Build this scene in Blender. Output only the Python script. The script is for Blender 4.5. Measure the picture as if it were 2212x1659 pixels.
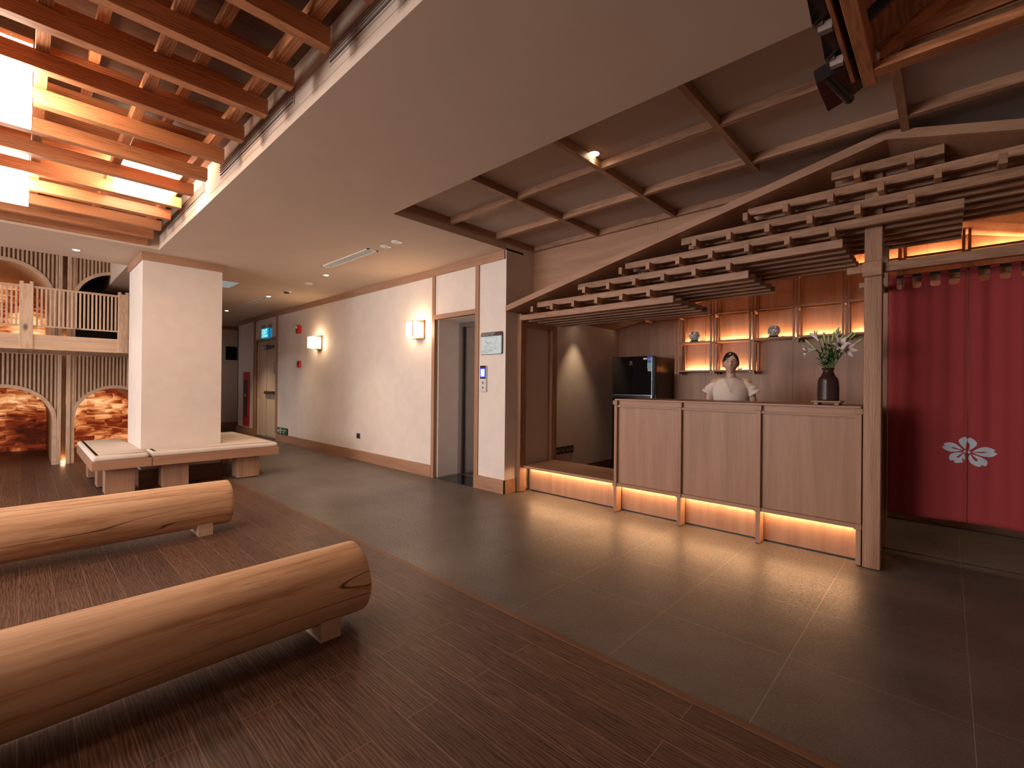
import bpy, bmesh, math, random
from mathutils import Vector, Matrix, Euler
from mathutils.geometry import tessellate_polygon
random.seed(7)
S = bpy.context.scene
for o in list(bpy.data.objects): bpy.data.objects.remove(o, do_unlink=True)
COL = S.collection

# ------------------------------------------------------------------ camera
cam = bpy.data.cameras.new('camera'); camo = bpy.data.objects.new('camera', cam); COL.objects.link(camo)
cam.sensor_width = 36; cam.sensor_fit = 'HORIZONTAL'; cam.lens = 998.0/2212*36
cam.clip_start = 0.05; cam.clip_end = 100
R0 = Vector((0.72799323, 0.68551613, 0.00966895))      # camera right
R1 = Vector((0.00547174, 0.00829314, -0.99995064))     # camera down
R2 = Vector((-0.68556248, 0.72801021, 0.00228638))     # camera forward
camo.matrix_world = Matrix(((R0.x, -R1.x, -R2.x, 0), (R0.y, -R1.y, -R2.y, 0), (R0.z, -R1.z, -R2.z, 1.3), (0, 0, 0, 1)))
S.camera = camo
# ------------------------------------------------------------------ exposure, world
S.view_settings.view_transform = 'Standard'; S.view_settings.look = 'None'
S.view_settings.gamma = 1; S.view_settings.exposure = 0.0; S.view_settings.use_curve_mapping = False
W = bpy.data.worlds.new('world'); S.world = W; W.use_nodes = True
W.node_tree.nodes['Background'].inputs[0].default_value = (0.75, 0.85, 1.0, 1)
W.node_tree.nodes['Background'].inputs[1].default_value = 0.3

# ------------------------------------------------------------------ area lights added as daylight in assumed, unseen windows behind the camera
ASSUMED_WINDOWS = [(-9.4, -7.5), (-7.0, -5.1), (-4.6, -2.7)]
DAY = 185
for i, (x0, x1) in enumerate(ASSUMED_WINDOWS):
    l = bpy.data.lights.new('assumed_window_daylight', 'AREA'); l.shape = 'RECTANGLE'; l.size = x1-x0; l.size_y = 1.75
    l.energy = DAY*(0.55, 0.75, 1.15)[i]; l.color = (1.0, 0.95, 0.97)
    o = bpy.data.objects.new('assumed_window_daylight', l); COL.objects.link(o)
    o.location = ((x0+x1)/2, -5.4, 1.65); o.rotation_euler = (math.pi/2, 0, 0)   # faces +Y

# ------------------------------------------------------------------ helpers: materials
def nt(name):
    m = bpy.data.materials.new(name); m.use_nodes = True
    t = m.node_tree; return m, t, t.nodes['Principled BSDF']
def N(t, ty, **k):
    n = t.nodes.new(ty)
    for a, v in k.items(): setattr(n, a, v)
    return n
def ramp(t, fac, stops):
    r = N(t, 'ShaderNodeValToRGB'); e = r.color_ramp.elements
    while len(e) < len(stops): e.new(0.5)
    for i, (p, c) in enumerate(stops): e[i].position = p; e[i].color = (*c, 1)
    t.links.new(fac, r.inputs[0]); return r.outputs[0]
def mixc(t, fac, a, b, mode='MIX'):
    m = N(t, 'ShaderNodeMix', data_type='RGBA', blend_type=mode)
    for s, v in ((0, fac), (6, a), (7, b)):
        if isinstance(v, (int, float)): m.inputs[s].default_value = v
        elif isinstance(v, tuple): m.inputs[s].default_value = (*v, 1)
        else: t.links.new(v, m.inputs[s])
    return m.outputs[2]
def plain(name, col, rough=0.6, metal=0.0, bump=0.0, bs=200, var=0.06, spec=0.5):
    m, t, b = nt(name)
    b.inputs['Roughness'].default_value = rough; b.inputs['Metallic'].default_value = metal
    b.inputs['Specular IOR Level'].default_value = spec
    tc = N(t, 'ShaderNodeTexCoord'); n = N(t, 'ShaderNodeTexNoise'); n.inputs['Scale'].default_value = 3.0 if bump == 0 else 6.0
    n.inputs['Detail'].default_value = 4
    t.links.new(tc.outputs['Object'], n.inputs['Vector'])
    lo = tuple(max(0, c*(1-var)) for c in col); hi = tuple(min(1, c*(1+var)) for c in col)
    t.links.new(ramp(t, n.outputs[0], [(0.35, lo), (0.65, hi)]), b.inputs['Base Color'])
    if bump:
        n2 = N(t, 'ShaderNodeTexNoise'); n2.inputs['Scale'].default_value = bs; n2.inputs['Detail'].default_value = 3
        t.links.new(tc.outputs['Object'], n2.inputs['Vector'])
        bp = N(t, 'ShaderNodeBump'); bp.inputs['Strength'].default_value = bump; bp.inputs['Distance'].default_value = 0.002
        t.links.new(n2.outputs[0], bp.inputs['Height']); t.links.new(bp.outputs[0], b.inputs['Normal'])
    return m
def emit(name, col, strength):
    m, t, b = nt(name); b.inputs['Base Color'].default_value = (*[min(1, c) for c in col], 1)
    b.inputs['Emission Color'].default_value = (*col, 1); b.inputs['Emission Strength'].default_value = strength
    return m
def wood(name, axis, dark, light, rough=0.45, fine=1.0, cath=0.5, bump=0.12, rnd=0.10, knots=0.0, scale=1.0):
    """grain that runs along one axis: fine pores, growth bands and a little tone change from piece to piece"""
    m, t, b = nt(name); b.inputs['Roughness'].default_value = rough; b.inputs['Specular IOR Level'].default_value = 0.35
    tc = N(t, 'ShaderNodeTexCoord'); oi = N(t, 'ShaderNodeObjectInfo')
    off = N(t, 'ShaderNodeVectorMath', operation='MULTIPLY_ADD')
    cmb = N(t, 'ShaderNodeCombineXYZ')
    for i in range(3): t.links.new(oi.outputs['Random'], cmb.inputs[i])
    off.inputs[1].default_value = (7.3, 5.1, 9.7)
    t.links.new(cmb.outputs[0], off.inputs[0]); t.links.new(tc.outputs['Object'], off.inputs[2])
    def stretch(l, c):
        mp = N(t, 'ShaderNodeMapping'); s = [c*scale]*3; s['XYZ'.index(axis)] = l*scale; mp.inputs['Scale'].default_value = s
        t.links.new(off.outputs[0], mp.inputs['Vector']); return mp.outputs[0]
    n1 = N(t, 'ShaderNodeTexNoise'); n1.inputs['Scale'].default_value = 1; n1.inputs['Detail'].default_value = 5; n1.inputs['Distortion'].default_value = 0.6
    t.links.new(stretch(0.9, 11), n1.inputs['Vector'])
    n2 = N(t, 'ShaderNodeTexNoise'); n2.inputs['Scale'].default_value = 1; n2.inputs['Detail'].default_value = 3
    t.links.new(stretch(4, 160), n2.inputs['Vector'])
    w = N(t, 'ShaderNodeTexWave'); w.wave_type = 'BANDS'; w.bands_direction = {'X': 'Y', 'Y': 'Z', 'Z': 'X'}[axis]
    w.inputs['Scale'].default_value = 9; w.inputs['Distortion'].default_value = 9; w.inputs['Detail'].default_value = 2; w.inputs['Detail Scale'].default_value = 1.2
    t.links.new(stretch(0.5, 2.6), w.inputs['Vector'])
    a = N(t, 'ShaderNodeMath', operation='MULTIPLY_ADD'); a.inputs[1].default_value = 0.35*cath; t.links.new(w.outputs['Fac'], a.inputs[0]); t.links.new(n1.outputs[0], a.inputs[2])
    a2 = N(t, 'ShaderNodeMath', operation='MULTIPLY_ADD'); a2.inputs[1].default_value = 0.35*fine; t.links.new(n2.outputs[0], a2.inputs[0]); t.links.new(a.outputs[0], a2.inputs[2])
    mid = 0.5+0.175*cath+0.175*fine
    c = ramp(t, a2.outputs[0], [(max(0, mid-0.27), dark), (mid+0.23, light)])
    br = N(t, 'ShaderNodeMapRange'); br.inputs[3].default_value = 1-rnd; br.inputs[4].default_value = 1+rnd; t.links.new(oi.outputs['Random'], br.inputs[0])
    hs = N(t, 'ShaderNodeHueSaturation'); t.links.new(br.outputs[0], hs.inputs['Value']); t.links.new(c, hs.inputs['Color'])
    out = hs.outputs[0]
    if knots:
        v = N(t, 'ShaderNodeTexVoronoi'); v.inputs['Scale'].default_value = knots
        t.links.new(stretch(0.6, 1.2), v.inputs['Vector'])
        f = ramp(t, v.outputs['Distance'], [(0.03, (1, 1, 1)), (0.075, (0, 0, 0))])
        out = mixc(t, f, out, tuple(x*0.35 for x in dark))
    t.links.new(out, b.inputs['Base Color'])
    if bump:
        bp = N(t, 'ShaderNodeBump'); bp.inputs['Strength'].default_value = bump; bp.inputs['Distance'].default_value = 0.002
        t.links.new(a2.outputs[0], bp.inputs['Height']); t.links.new(bp.outputs[0], b.inputs['Normal'])
    return m

OAKD, OAKL = (0.235, 0.112, 0.058), (0.46, 0.255, 0.150)
oak = {a: wood('oak_'+a, a, OAKD, OAKL) for a in 'XYZ'}
VEND, VENL = (0.30, 0.155, 0.088), (0.44, 0.245, 0.150)
ven = {a: wood('oak_veneer_'+a, a, VEND, VENL, fine=1.2, cath=0.1, bump=0.04, rnd=0.03) for a in 'XYZ'}
CED, CEL = (0.32, 0.115, 0.045), (0.62, 0.26, 0.115)
ced = {a: wood('cedar_'+a, a, CED, CEL, cath=0.8) for a in 'XYZ'}
ROD_, ROL = (0.10, 0.042, 0.022), (0.20, 0.095, 0.052)
dkw = {a: wood('dark_oak_'+a, a, ROD_, ROL) for a in 'XYZ'}
PID, PIL = (0.50, 0.33, 0.21), (0.68, 0.48, 0.33)
pine = {a: wood('pine_'+a, a, PID, PIL, cath=0.8, knots=2.0, rnd=0.08) for a in 'XYZ'}
pinehi = wood('spruce_board', 'Z', (0.40, 0.20, 0.10), (0.56, 0.32, 0.18), knots=1.6)
CREAM = (0.74, 0.645, 0.565)
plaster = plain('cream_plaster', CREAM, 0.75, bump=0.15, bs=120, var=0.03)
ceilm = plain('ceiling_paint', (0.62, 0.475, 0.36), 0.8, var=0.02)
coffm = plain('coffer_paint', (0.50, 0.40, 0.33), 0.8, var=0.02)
white = plain('white_plastic', (0.78, 0.76, 0.73), 0.4, var=0.01)
black = plain('black_metal', (0.012, 0.012, 0.013), 0.35, var=0.1)
blackgloss = plain('black_glass', (0.006, 0.006, 0.007), 0.06, var=0.05)
dgrey = plain('dark_grey_plastic', (0.06, 0.055, 0.05), 0.45)
steel = plain('chrome', (0.62, 0.62, 0.64), 0.22, 1.0, var=0.02)
redm = plain('red_enamel', (0.50, 0.015, 0.02), 0.35, var=0.05)
greenm = plain('green_sign', (0.0, 0.10, 0.04), 0.4)
cushm = plain('cream_cushion_cloth', (0.72, 0.62, 0.53), 0.9, bump=0.35, bs=350, var=0.03)
duct = plain('diffuser_paint', (0.55, 0.44, 0.36), 0.5)
WARM = (1.0, 0.56, 0.25)
ledm = emit('led_strip', (1.0, 0.62, 0.32), 125)
lanm = emit('lantern_paper', (1.0, 0.80, 0.62), 30)
sconm = emit('sconce_glass', (1.0, 0.72, 0.45), 26)
dlm = emit('downlight_lens', (1.0, 0.78, 0.55), 22)

def stone_mat():
    m, t, b = nt('grey_stone_tile')
    tc = N(t, 'ShaderNodeTexCoord'); sp = N(t, 'ShaderNodeSeparateXYZ'); t.links.new(tc.outputs['Object'], sp.inputs[0])
    def line(sock, off, pitch):
        a = N(t, 'ShaderNodeMath', operation='ADD'); a.inputs[1].default_value = -off+0.0012; t.links.new(sock, a.inputs[0])
        d = N(t, 'ShaderNodeMath', operation='FLOORED_MODULO'); d.inputs[1].default_value = pitch; t.links.new(a.outputs[0], d.inputs[0])
        c = N(t, 'ShaderNodeMath', operation='LESS_THAN'); c.inputs[1].default_value = 0.0024; t.links.new(d.outputs[0], c.inputs[0])
        return c.outputs[0]
    gx = line(sp.outputs[0], -0.55, 0.632); gy = line(sp.outputs[1], 2.545, 0.632)
    g = N(t, 'ShaderNodeMath', operation='MAXIMUM'); t.links.new(gx, g.inputs[0]); t.links.new(gy, g.inputs[1])
    def noise(s, d, det=0.6):
        n = N(t, 'ShaderNodeTexNoise'); n.inputs['Scale'].default_value = s; n.inputs['Detail'].default_value = d; n.inputs['Roughness'].default_value = det
        t.links.new(tc.outputs['Object'], n.inputs['Vector']); return n.outputs[0]
    big = noise(1.6, 6); fine = noise(150, 3)
    c1 = ramp(t, big, [(0.35, (0.105, 0.085, 0.071)), (0.7, (0.175, 0.145, 0.122))])
    c2 = ramp(t, fine, [(0.34, (0.45, 0.45, 0.45)), (0.5, (1, 1, 1))])
    c = mixc(t, 0.8, c1, c2, 'MULTIPLY')
    c = mixc(t, g.outputs[0], c, (0.33, 0.27, 0.22))
    t.links.new(c, b.inputs['Base Color'])
    bp = N(t, 'ShaderNodeBump'); bp.inputs['Strength'].default_value = 0.55; bp.inputs['Distance'].default_value = 0.0016
    h = noise(95, 2, 0.45); t.links.new(h, bp.inputs['Height']); t.links.new(bp.outputs[0], b.inputs['Normal'])
    t.links.new(ramp(t, noise(60, 2), [(0.4, (0.30,)*3), (0.65, (0.52,)*3)]), b.inputs['Roughness'])
    return m
def plank_mat():
    m, t, b = nt('brown_wood_plank_floor')
    tc = N(t, 'ShaderNodeTexCoord'); mp = N(t, 'ShaderNodeMapping'); mp.inputs['Location'].default_value = (0.3, 0.0, 0)
    t.links.new(tc.outputs['Object'], mp.inputs['Vector'])
    br = N(t, 'ShaderNodeTexBrick'); br.offset = 0.37; br.inputs['Scale'].default_value = 1; br.inputs['Brick Width'].default_value = 1.22
    br.inputs['Row Height'].default_value = 0.148; br.inputs['Mortar Size'].default_value = 0.0011; br.inputs['Mortar Smooth'].default_value = 0.2
    br.inputs['Color1'].default_value = (0.0, 0.0, 0.0, 1); br.inputs['Color2'].default_value = (1, 1, 1, 1); br.inputs['Bias'].default_value = 0
    br.inputs['Mortar'].default_value = (0.5, 0.5, 0.5, 1)
    t.links.new(mp.outputs[0], br.inputs['Vector'])
    sx = N(t, 'ShaderNodeMapping'); sx.inputs['Scale'].default_value = (0.55, 4.2, 1); t.links.new(tc.outputs['Object'], sx.inputs['Vector'])
    of = N(t, 'ShaderNodeVectorMath', operation='MULTIPLY_ADD'); of.inputs[1].default_value = (9, 7, 3)
    t.links.new(br.outputs['Color'], of.inputs[0]); t.links.new(sx.outputs[0], of.inputs[2])
    w = N(t, 'ShaderNodeTexWave'); w.wave_type = 'BANDS'; w.bands_direction = 'Y'; w.inputs['Scale'].default_value = 5.5
    w.inputs['Distortion'].default_value = 11; w.inputs['Detail'].default_value = 3; w.inputs['Detail Scale'].default_value = 1.3; t.links.new(of.outputs[0], w.inputs['Vector'])
    n = N(t, 'ShaderNodeTexNoise'); s2 = N(t, 'ShaderNodeMapping'); s2.inputs['Scale'].default_value = (7, 150, 1)
    t.links.new(tc.outputs['Object'], s2.inputs['Vector']); t.links.new(s2.outputs[0], n.inputs['Vector']); n.inputs['Scale'].default_value = 1; n.inputs['Detail'].default_value = 3
    a = N(t, 'ShaderNodeMath', operation='MULTIPLY_ADD'); a.inputs[1].default_value = 0.45; t.links.new(w.outputs['Fac'], a.inputs[0]); t.links.new(n.outputs[0], a.inputs[2])
    c = ramp(t, a.outputs[0], [(0.42, (0.050, 0.024, 0.015)), (0.98, (0.160, 0.085, 0.056))])
    tone = ramp(t, br.outputs['Color'], [(0, (0.80, 0.80, 0.82)), (1, (1.18, 1.14, 1.10))])
    c = mixc(t, 1.0, c, tone, 'MULTIPLY')
    c = mixc(t, br.outputs['Fac'], c, (0.30, 0.19, 0.13))
    t.links.new(c, b.inputs['Base Color']); b.inputs['Roughness'].default_value = 0.42; b.inputs['Specular IOR Level'].default_value = 0.4
    bp = N(t, 'ShaderNodeBump'); bp.inputs['Strength'].default_value = 0.18; bp.inputs['Distance'].default_value = 0.002
    t.links.new(a.outputs[0], bp.inputs['Height']); t.links.new(bp.outputs[0], b.inputs['Normal'])
    return m
def salt_mat(name, strength, seed, lo=0.42, hi=0.74):
    """backlit salt bricks: each brick glows through its own thickness and veins"""
    m, t, b = nt(name)
    tc = N(t, 'ShaderNodeTexCoord'); sp = N(t, 'ShaderNodeSeparateXYZ'); t.links.new(tc.outputs['Object'], sp.inputs[0])
    cb = N(t, 'ShaderNodeCombineXYZ'); t.links.new(sp.outputs[1], cb.inputs[0]); t.links.new(sp.outputs[2], cb.inputs[1]); cb.inputs[2].default_value = seed
    br = N(t, 'ShaderNodeTexBrick'); br.offset = 0.43; br.inputs['Scale'].default_value = 1; br.inputs['Brick Width'].default_value = 0.27
    br.inputs['Row Height'].default_value = 0.105; br.inputs['Mortar Size'].default_value = 0.0025; br.inputs['Color1'].default_value = (0, 0, 0, 1); br.inputs['Color2'].default_value = (1, 1, 1, 1)
    br.inputs['Mortar'].default_value = (0.1, 0.1, 0.1, 1)
    t.links.new(cb.outputs[0], br.inputs['Vector'])
    of = N(t, 'ShaderNodeVectorMath', operation='MULTIPLY_ADD'); of.inputs[1].default_value = (5, 3, 9); t.links.new(br.outputs['Color'], of.inputs[0]); t.links.new(cb.outputs[0], of.inputs[2])
    n = N(t, 'ShaderNodeTexNoise'); n.inputs['Scale'].default_value = 3.0; n.inputs['Detail'].default_value = 6; n.inputs['Distortion'].default_value = 1.2
    mp = N(t, 'ShaderNodeMapping'); mp.inputs['Scale'].default_value = (1, 2.4, 1); t.links.new(of.outputs[0], mp.inputs['Vector']); t.links.new(mp.outputs[0], n.inputs['Vector'])
    big = N(t, 'ShaderNodeTexNoise'); big.inputs['Scale'].default_value = 1.7; big.inputs['Detail'].default_value = 1; t.links.new(cb.outputs[0], big.inputs['Vector'])
    a = N(t, 'ShaderNodeMath', operation='MULTIPLY_ADD'); a.inputs[1].default_value = 0.7; t.links.new(big.outputs[0], a.inputs[0]); 
    h = N(t, 'ShaderNodeMath', operation='MULTIPLY'); h.inputs[1].default_value = 0.62; t.links.new(n.outputs[0], h.inputs[0]); t.links.new(h.outputs[0], a.inputs[2])
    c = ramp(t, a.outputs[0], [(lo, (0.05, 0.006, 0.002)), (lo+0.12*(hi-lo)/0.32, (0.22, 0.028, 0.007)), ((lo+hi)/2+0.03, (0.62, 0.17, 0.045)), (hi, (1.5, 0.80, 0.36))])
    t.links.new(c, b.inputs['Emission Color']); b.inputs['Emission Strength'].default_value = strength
    bc = ramp(t, n.outputs[0], [(0.35, (0.10, 0.022, 0.012)), (0.7, (0.38, 0.15, 0.08))]); t.links.new(bc, b.inputs['Base Color'])
    b.inputs['Roughness'].default_value = 0.4
    bp = N(t, 'ShaderNodeBump'); bp.inputs['Strength'].default_value = 0.5; bp.inputs['Distance'].default_value = 0.01; t.links.new(n.outputs[0], bp.inputs['Height']); t.links.new(bp.outputs[0], b.inputs['Normal'])
    return m
def log_mat():
    m, t, b = nt('peeled_log')
    tc = N(t, 'ShaderNodeTexCoord'); oi = N(t, 'ShaderNodeObjectInfo')
    cmb = N(t, 'ShaderNodeCombineXYZ'); [t.links.new(oi.outputs['Random'], cmb.inputs[i]) for i in range(3)]
    off = N(t, 'ShaderNodeVectorMath', operation='MULTIPLY_ADD'); off.inputs[1].default_value = (6, 11, 4)
    t.links.new(cmb.outputs[0], off.inputs[0]); t.links.new(tc.outputs['Object'], off.inputs[2])
    def st(l, c, det, dist=0.0):
        mp = N(t, 'ShaderNodeMapping'); mp.inputs['Scale'].default_value = (c, l, c); t.links.new(off.outputs[0], mp.inputs['Vector'])
        n = N(t, 'ShaderNodeTexNoise'); n.inputs['Scale'].default_value = 1; n.inputs['Detail'].default_value = det; n.inputs['Distortion'].default_value = dist; t.links.new(mp.outputs[0], n.inputs['Vector']); return n.outputs[0]
    a = st(1.3, 20, 6, 0.5); f = st(7, 120, 3); pat = st(2.2, 16, 5, 0.3); crk = st(0.35, 5.5, 0, 0.15)
    s = N(t, 'ShaderNodeMath', operation='MULTIPLY_ADD'); s.inputs[1].default_value = 0.4; t.links.new(f, s.inputs[0]); t.links.new(a, s.inputs[2])
    c = ramp(t, s.outputs[0], [(0.42, (0.40, 0.19, 0.085)), (0.66, (0.66, 0.39, 0.215)), (0.95, (0.78, 0.53, 0.34))])
    stain = ramp(t, pat, [(0.66, (0, 0, 0)), (0.76, (0.8, 0.8, 0.8))])
    c = mixc(t, stain, c, (0.17, 0.12, 0.085))
    cr = N(t, 'ShaderNodeMath', operation='SUBTRACT'); cr.inputs[1].default_value = 0.5; t.links.new(crk, cr.inputs[0])
    ab = N(t, 'ShaderNodeMath', operation='ABSOLUTE'); t.links.new(cr.outputs[0], ab.inputs[0])
    lt = ramp(t, ab.outputs[0], [(0.0012, (1, 1, 1)), (0.003, (0, 0, 0))])
    c = mixc(t, lt, c, (0.05, 0.025, 0.015))
    t.links.new(c, b.inputs['Base Color']); b.inputs['Roughness'].default_value = 0.5; b.inputs['Specular IOR Level'].default_value = 0.3
    bp = N(t, 'ShaderNodeBump'); bp.inputs['Strength'].default_value = 0.25; bp.inputs['Distance'].default_value = 0.004
    t.links.new(s.outputs[0], bp.inputs['Height']); t.links.new(bp.outputs[0], b.inputs['Normal'])
    return m
def cloth_mat(name, col, scale=900, rough=0.95, br=0.25):
    m, t, b = nt(name); b.inputs['Roughness'].default_value = rough; b.inputs['Specular IOR Level'].default_value = 0.1
    tc = N(t, 'ShaderNodeTexCoord')
    outs = []
    for sc in ((scale, 1, scale/12), (scale/12, 1, scale)):
        mp = N(t, 'ShaderNodeMapping'); mp.inputs['Scale'].default_value = sc; t.links.new(tc.outputs['Object'], mp.inputs['Vector'])
        n = N(t, 'ShaderNodeTexNoise'); n.inputs['Scale'].default_value = 1; n.inputs['Detail'].default_value = 2; t.links.new(mp.outputs[0], n.inputs['Vector']); outs.append(n.outputs[0])
    a = N(t, 'ShaderNodeMath', operation='ADD'); t.links.new(outs[0], a.inputs[0]); t.links.new(outs[1], a.inputs[1])
    h = N(t, 'ShaderNodeMath', operation='MULTIPLY'); h.inputs[1].default_value = 0.5; t.links.new(a.outputs[0], h.inputs[0])
    t.links.new(ramp(t, h.outputs[0], [(0.35, tuple(c*(1-br) for c in col)), (0.65, tuple(min(1, c*(1+br)) for c in col))]), b.inputs['Base Color'])
    bp = N(t, 'ShaderNodeBump'); bp.inputs['Strength'].default_value = 0.3; bp.inputs['Distance'].default_value = 0.0006; t.links.new(h.outputs[0], bp.inputs['Height']); t.links.new(bp.outputs[0], b.inputs['Normal'])
    return m
stonem, plankm, logm = stone_mat(), plank_mat(), log_mat()

# ------------------------------------------------------------------ helpers: geometry
class MB:
    def __init__(s): s.v = []; s.f = []
    def add(s, vs, fs):
        n = len(s.v); s.v += [tuple(v) for v in vs]; s.f += [tuple(i+n for i in f) for f in fs]; return s
    def box(s, x0, x1, y0, y1, z0, z1, c=0.0):
        if x0 > x1: x0, x1 = x1, x0
        if y0 > y1: y0, y1 = y1, y0
        if z0 > z1: z0, z1 = z1, z0
        if c <= 0:
            vs = [(x, y, z) for z in (z0, z1) for x, y in ((x0, y0), (x1, y0), (x1, y1), (x0, y1))]
            return s.add(vs, [(3, 2, 1, 0), (4, 5, 6, 7), (0, 1, 5, 4), (1, 2, 6, 5), (2, 3, 7, 6), (3, 0, 4, 7)])
        c = min(c, (x1-x0)*.45, (y1-y0)*.45, (z1-z0)*.45); vs = []; idx = {}
        for a, X in enumerate((x0, x1)):
            for b_, Y in enumerate((y0, y1)):
                for d, Z in enumerate((z0, z1)):
                    sx, sy, sz = (c, -c)[a], (c, -c)[b_], (c, -c)[d]
                    for k, p in enumerate(((X, Y+sy, Z+sz), (X+sx, Y, Z+sz), (X+sx, Y+sy, Z))):
                        idx[a, b_, d, k] = len(vs); vs.append(p)
        I = idx; q = lambda *p: tuple(I[i] for i in p); fs = []
        fs += [q((0,0,0,0),(0,0,1,0),(0,1,1,0),(0,1,0,0)), q((1,0,0,0),(1,1,0,0),(1,1,1,0),(1,0,1,0)),
               q((0,0,0,1),(1,0,0,1),(1,0,1,1),(0,0,1,1)), q((0,1,0,1),(0,1,1,1),(1,1,1,1),(1,1,0,1)),
               q((0,0,0,2),(0,1,0,2),(1,1,0,2),(1,0,0,2)), q((0,0,1,2),(1,0,1,2),(1,1,1,2),(0,1,1,2))]
        for a in (0, 1):
            for b_ in (0, 1):
                fs.append(q((a,b_,0,0),(a,b_,1,0),(a,b_,1,1),(a,b_,0,1)))
                fs.append(q((a,0,b_,0),(a,1,b_,0),(a,1,b_,2),(a,0,b_,2)))
                fs.append(q((0,a,b_,1),(1,a,b_,1),(1,a,b_,2),(0,a,b_,2)))
                for d in (0, 1): fs.append(q((a,b_,d,0),(a,b_,d,1),(a,b_,d,2)))
        return s.add(vs, fs)
    def tube(s, p0, p1, r0, r1=None, n=16, caps=True):
        r1 = r0 if r1 is None else r1; p0, p1 = Vector(p0), Vector(p1); d = (p1-p0).normalized()
        u = d.orthogonal().normalized(); w = d.cross(u); vs = []
        for p, r in ((p0, r0), (p1, r1)):
            for i in range(n):
                a = 2*math.pi*i/n; vs.append(p+(u*math.cos(a)+w*math.sin(a))*r)
        fs = [(i, (i+1) % n, n+(i+1) % n, n+i) for i in range(n)]
        if caps: fs += [tuple(range(n))[::-1], tuple(range(n, 2*n))]
        return s.add(vs, fs)
    def lathe(s, c, prof, n=32):
        vs = []; fs = []
        for r, z in prof:
            for i in range(n):
                a = 2*math.pi*i/n; vs.append((c[0]+r*math.cos(a), c[1]+r*math.sin(a), c[2]+z))
        for k in range(len(prof)-1):
            for i in range(n): fs.append((k*n+i, k*n+(i+1) % n, (k+1)*n+(i+1) % n, (k+1)*n+i))
        fs += [tuple(range(n))[::-1], tuple(range((len(prof)-1)*n, len(prof)*n))]
        return s.add(vs, fs)
    def path(s, pts, r, n=8):
        for a, b_ in zip(pts, pts[1:]): s.tube(a, b_, r, n=n)
        return s
    def ball(s, c, rx, ry=None, rz=None, n=16, m=12):
        ry = rx if ry is None else ry; rz = rx if rz is None else rz; vs = [(c[0], c[1], c[2]-rz)]; fs = []
        for j in range(1, m):
            t = math.pi*j/m-math.pi/2
            for i in range(n):
                a = 2*math.pi*i/n; vs.append((c[0]+rx*math.cos(t)*math.cos(a), c[1]+ry*math.cos(t)*math.sin(a), c[2]+rz*math.sin(t)))
        vs.append((c[0], c[1], c[2]+rz)); L = len(vs)-1
        for i in range(n):
            fs.append((0, 1+(i+1) % n, 1+i)); fs.append((L, L-n+i, L-n+(i+1) % n))
        for j in range(m-2):
            for i in range(n): a = 1+j*n; fs.append((a+i, a+(i+1) % n, a+n+(i+1) % n, a+n+i))
        return s.add(vs, fs)
    def poly(s, pts, ax, lo, hi):
        """closed outline (list of 2D points) in the plane across axis ax, given thickness lo..hi"""
        def P(p, h): q = list(p); q.insert(ax, h); return tuple(q)
        n = len(pts); tri = tessellate_polygon([[Vector((p[0], p[1], 0)) for p in pts]])
        vs = [P(p, lo) for p in pts]+[P(p, hi) for p in pts]
        fs = [tuple(t) for t in tri]+[tuple(i+n for i in t[::-1]) for t in tri]+[(i, (i+1) % n, n+(i+1) % n, n+i) for i in range(n)]
        return s.add(vs, fs)
    def mesh(s, name, off=(0, 0, 0), smooth=False):
        me = bpy.data.meshes.new(name); me.from_pydata([(v[0]-off[0], v[1]-off[1], v[2]-off[2]) for v in s.v], [], s.f)
        bm = bmesh.new(); bm.from_mesh(me); bmesh.ops.recalc_face_normals(bm, faces=bm.faces); bm.to_mesh(me); bm.free()
        if smooth: me.polygons.foreach_set('use_smooth', [True]*len(me.polygons))
        me.update(); return me
def rootof(o):
    while o.parent: o = o.parent
    return o
def obj(name, mb, mat, parent=None, smooth=False, origin=None, autosmooth=None):
    off = rootof(parent).location if parent else (0, 0, 0)     # with `origin` the mesh is already local
    me = mb if isinstance(mb, bpy.types.Mesh) else mb.mesh(name, off, smooth or autosmooth is not None)
    o = bpy.data.objects.new(name, me); COL.objects.link(o)
    if mat: me.materials.append(mat)
    if parent: o.parent = parent
    elif origin: o.location = origin
    if autosmooth is not None: me.set_sharp_from_angle(angle=math.radians(autosmooth))
    return o
def struct(name, mb, mat, **k):
    o = obj(name, mb, mat, **k)
    if not o.parent: o['kind'] = 'structure'
    return o
def tag(o, label, cat, group=None):
    o['label'] = label; o['category'] = cat
    if group: o['group'] = group
    return o
def thing(name, label, cat, loc=(0, 0, 0), group=None):
    o = bpy.data.objects.new(name, None); o.empty_display_size = 0.05; COL.objects.link(o); o.location = loc
    return tag(o, label, cat, group)
def B(*a, c=0.0): return MB().box(*a, c=c)
def dup(root, loc, label, group=None):
    def cp(o, p):
        c = o.copy(); COL.objects.link(c); c.parent = p
        for ch in list(o.children): cp(ch, c)
        return c
    r = cp(root, None); r.location = loc; r['label'] = label
    if group: r['group'] = group
    return r
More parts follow.
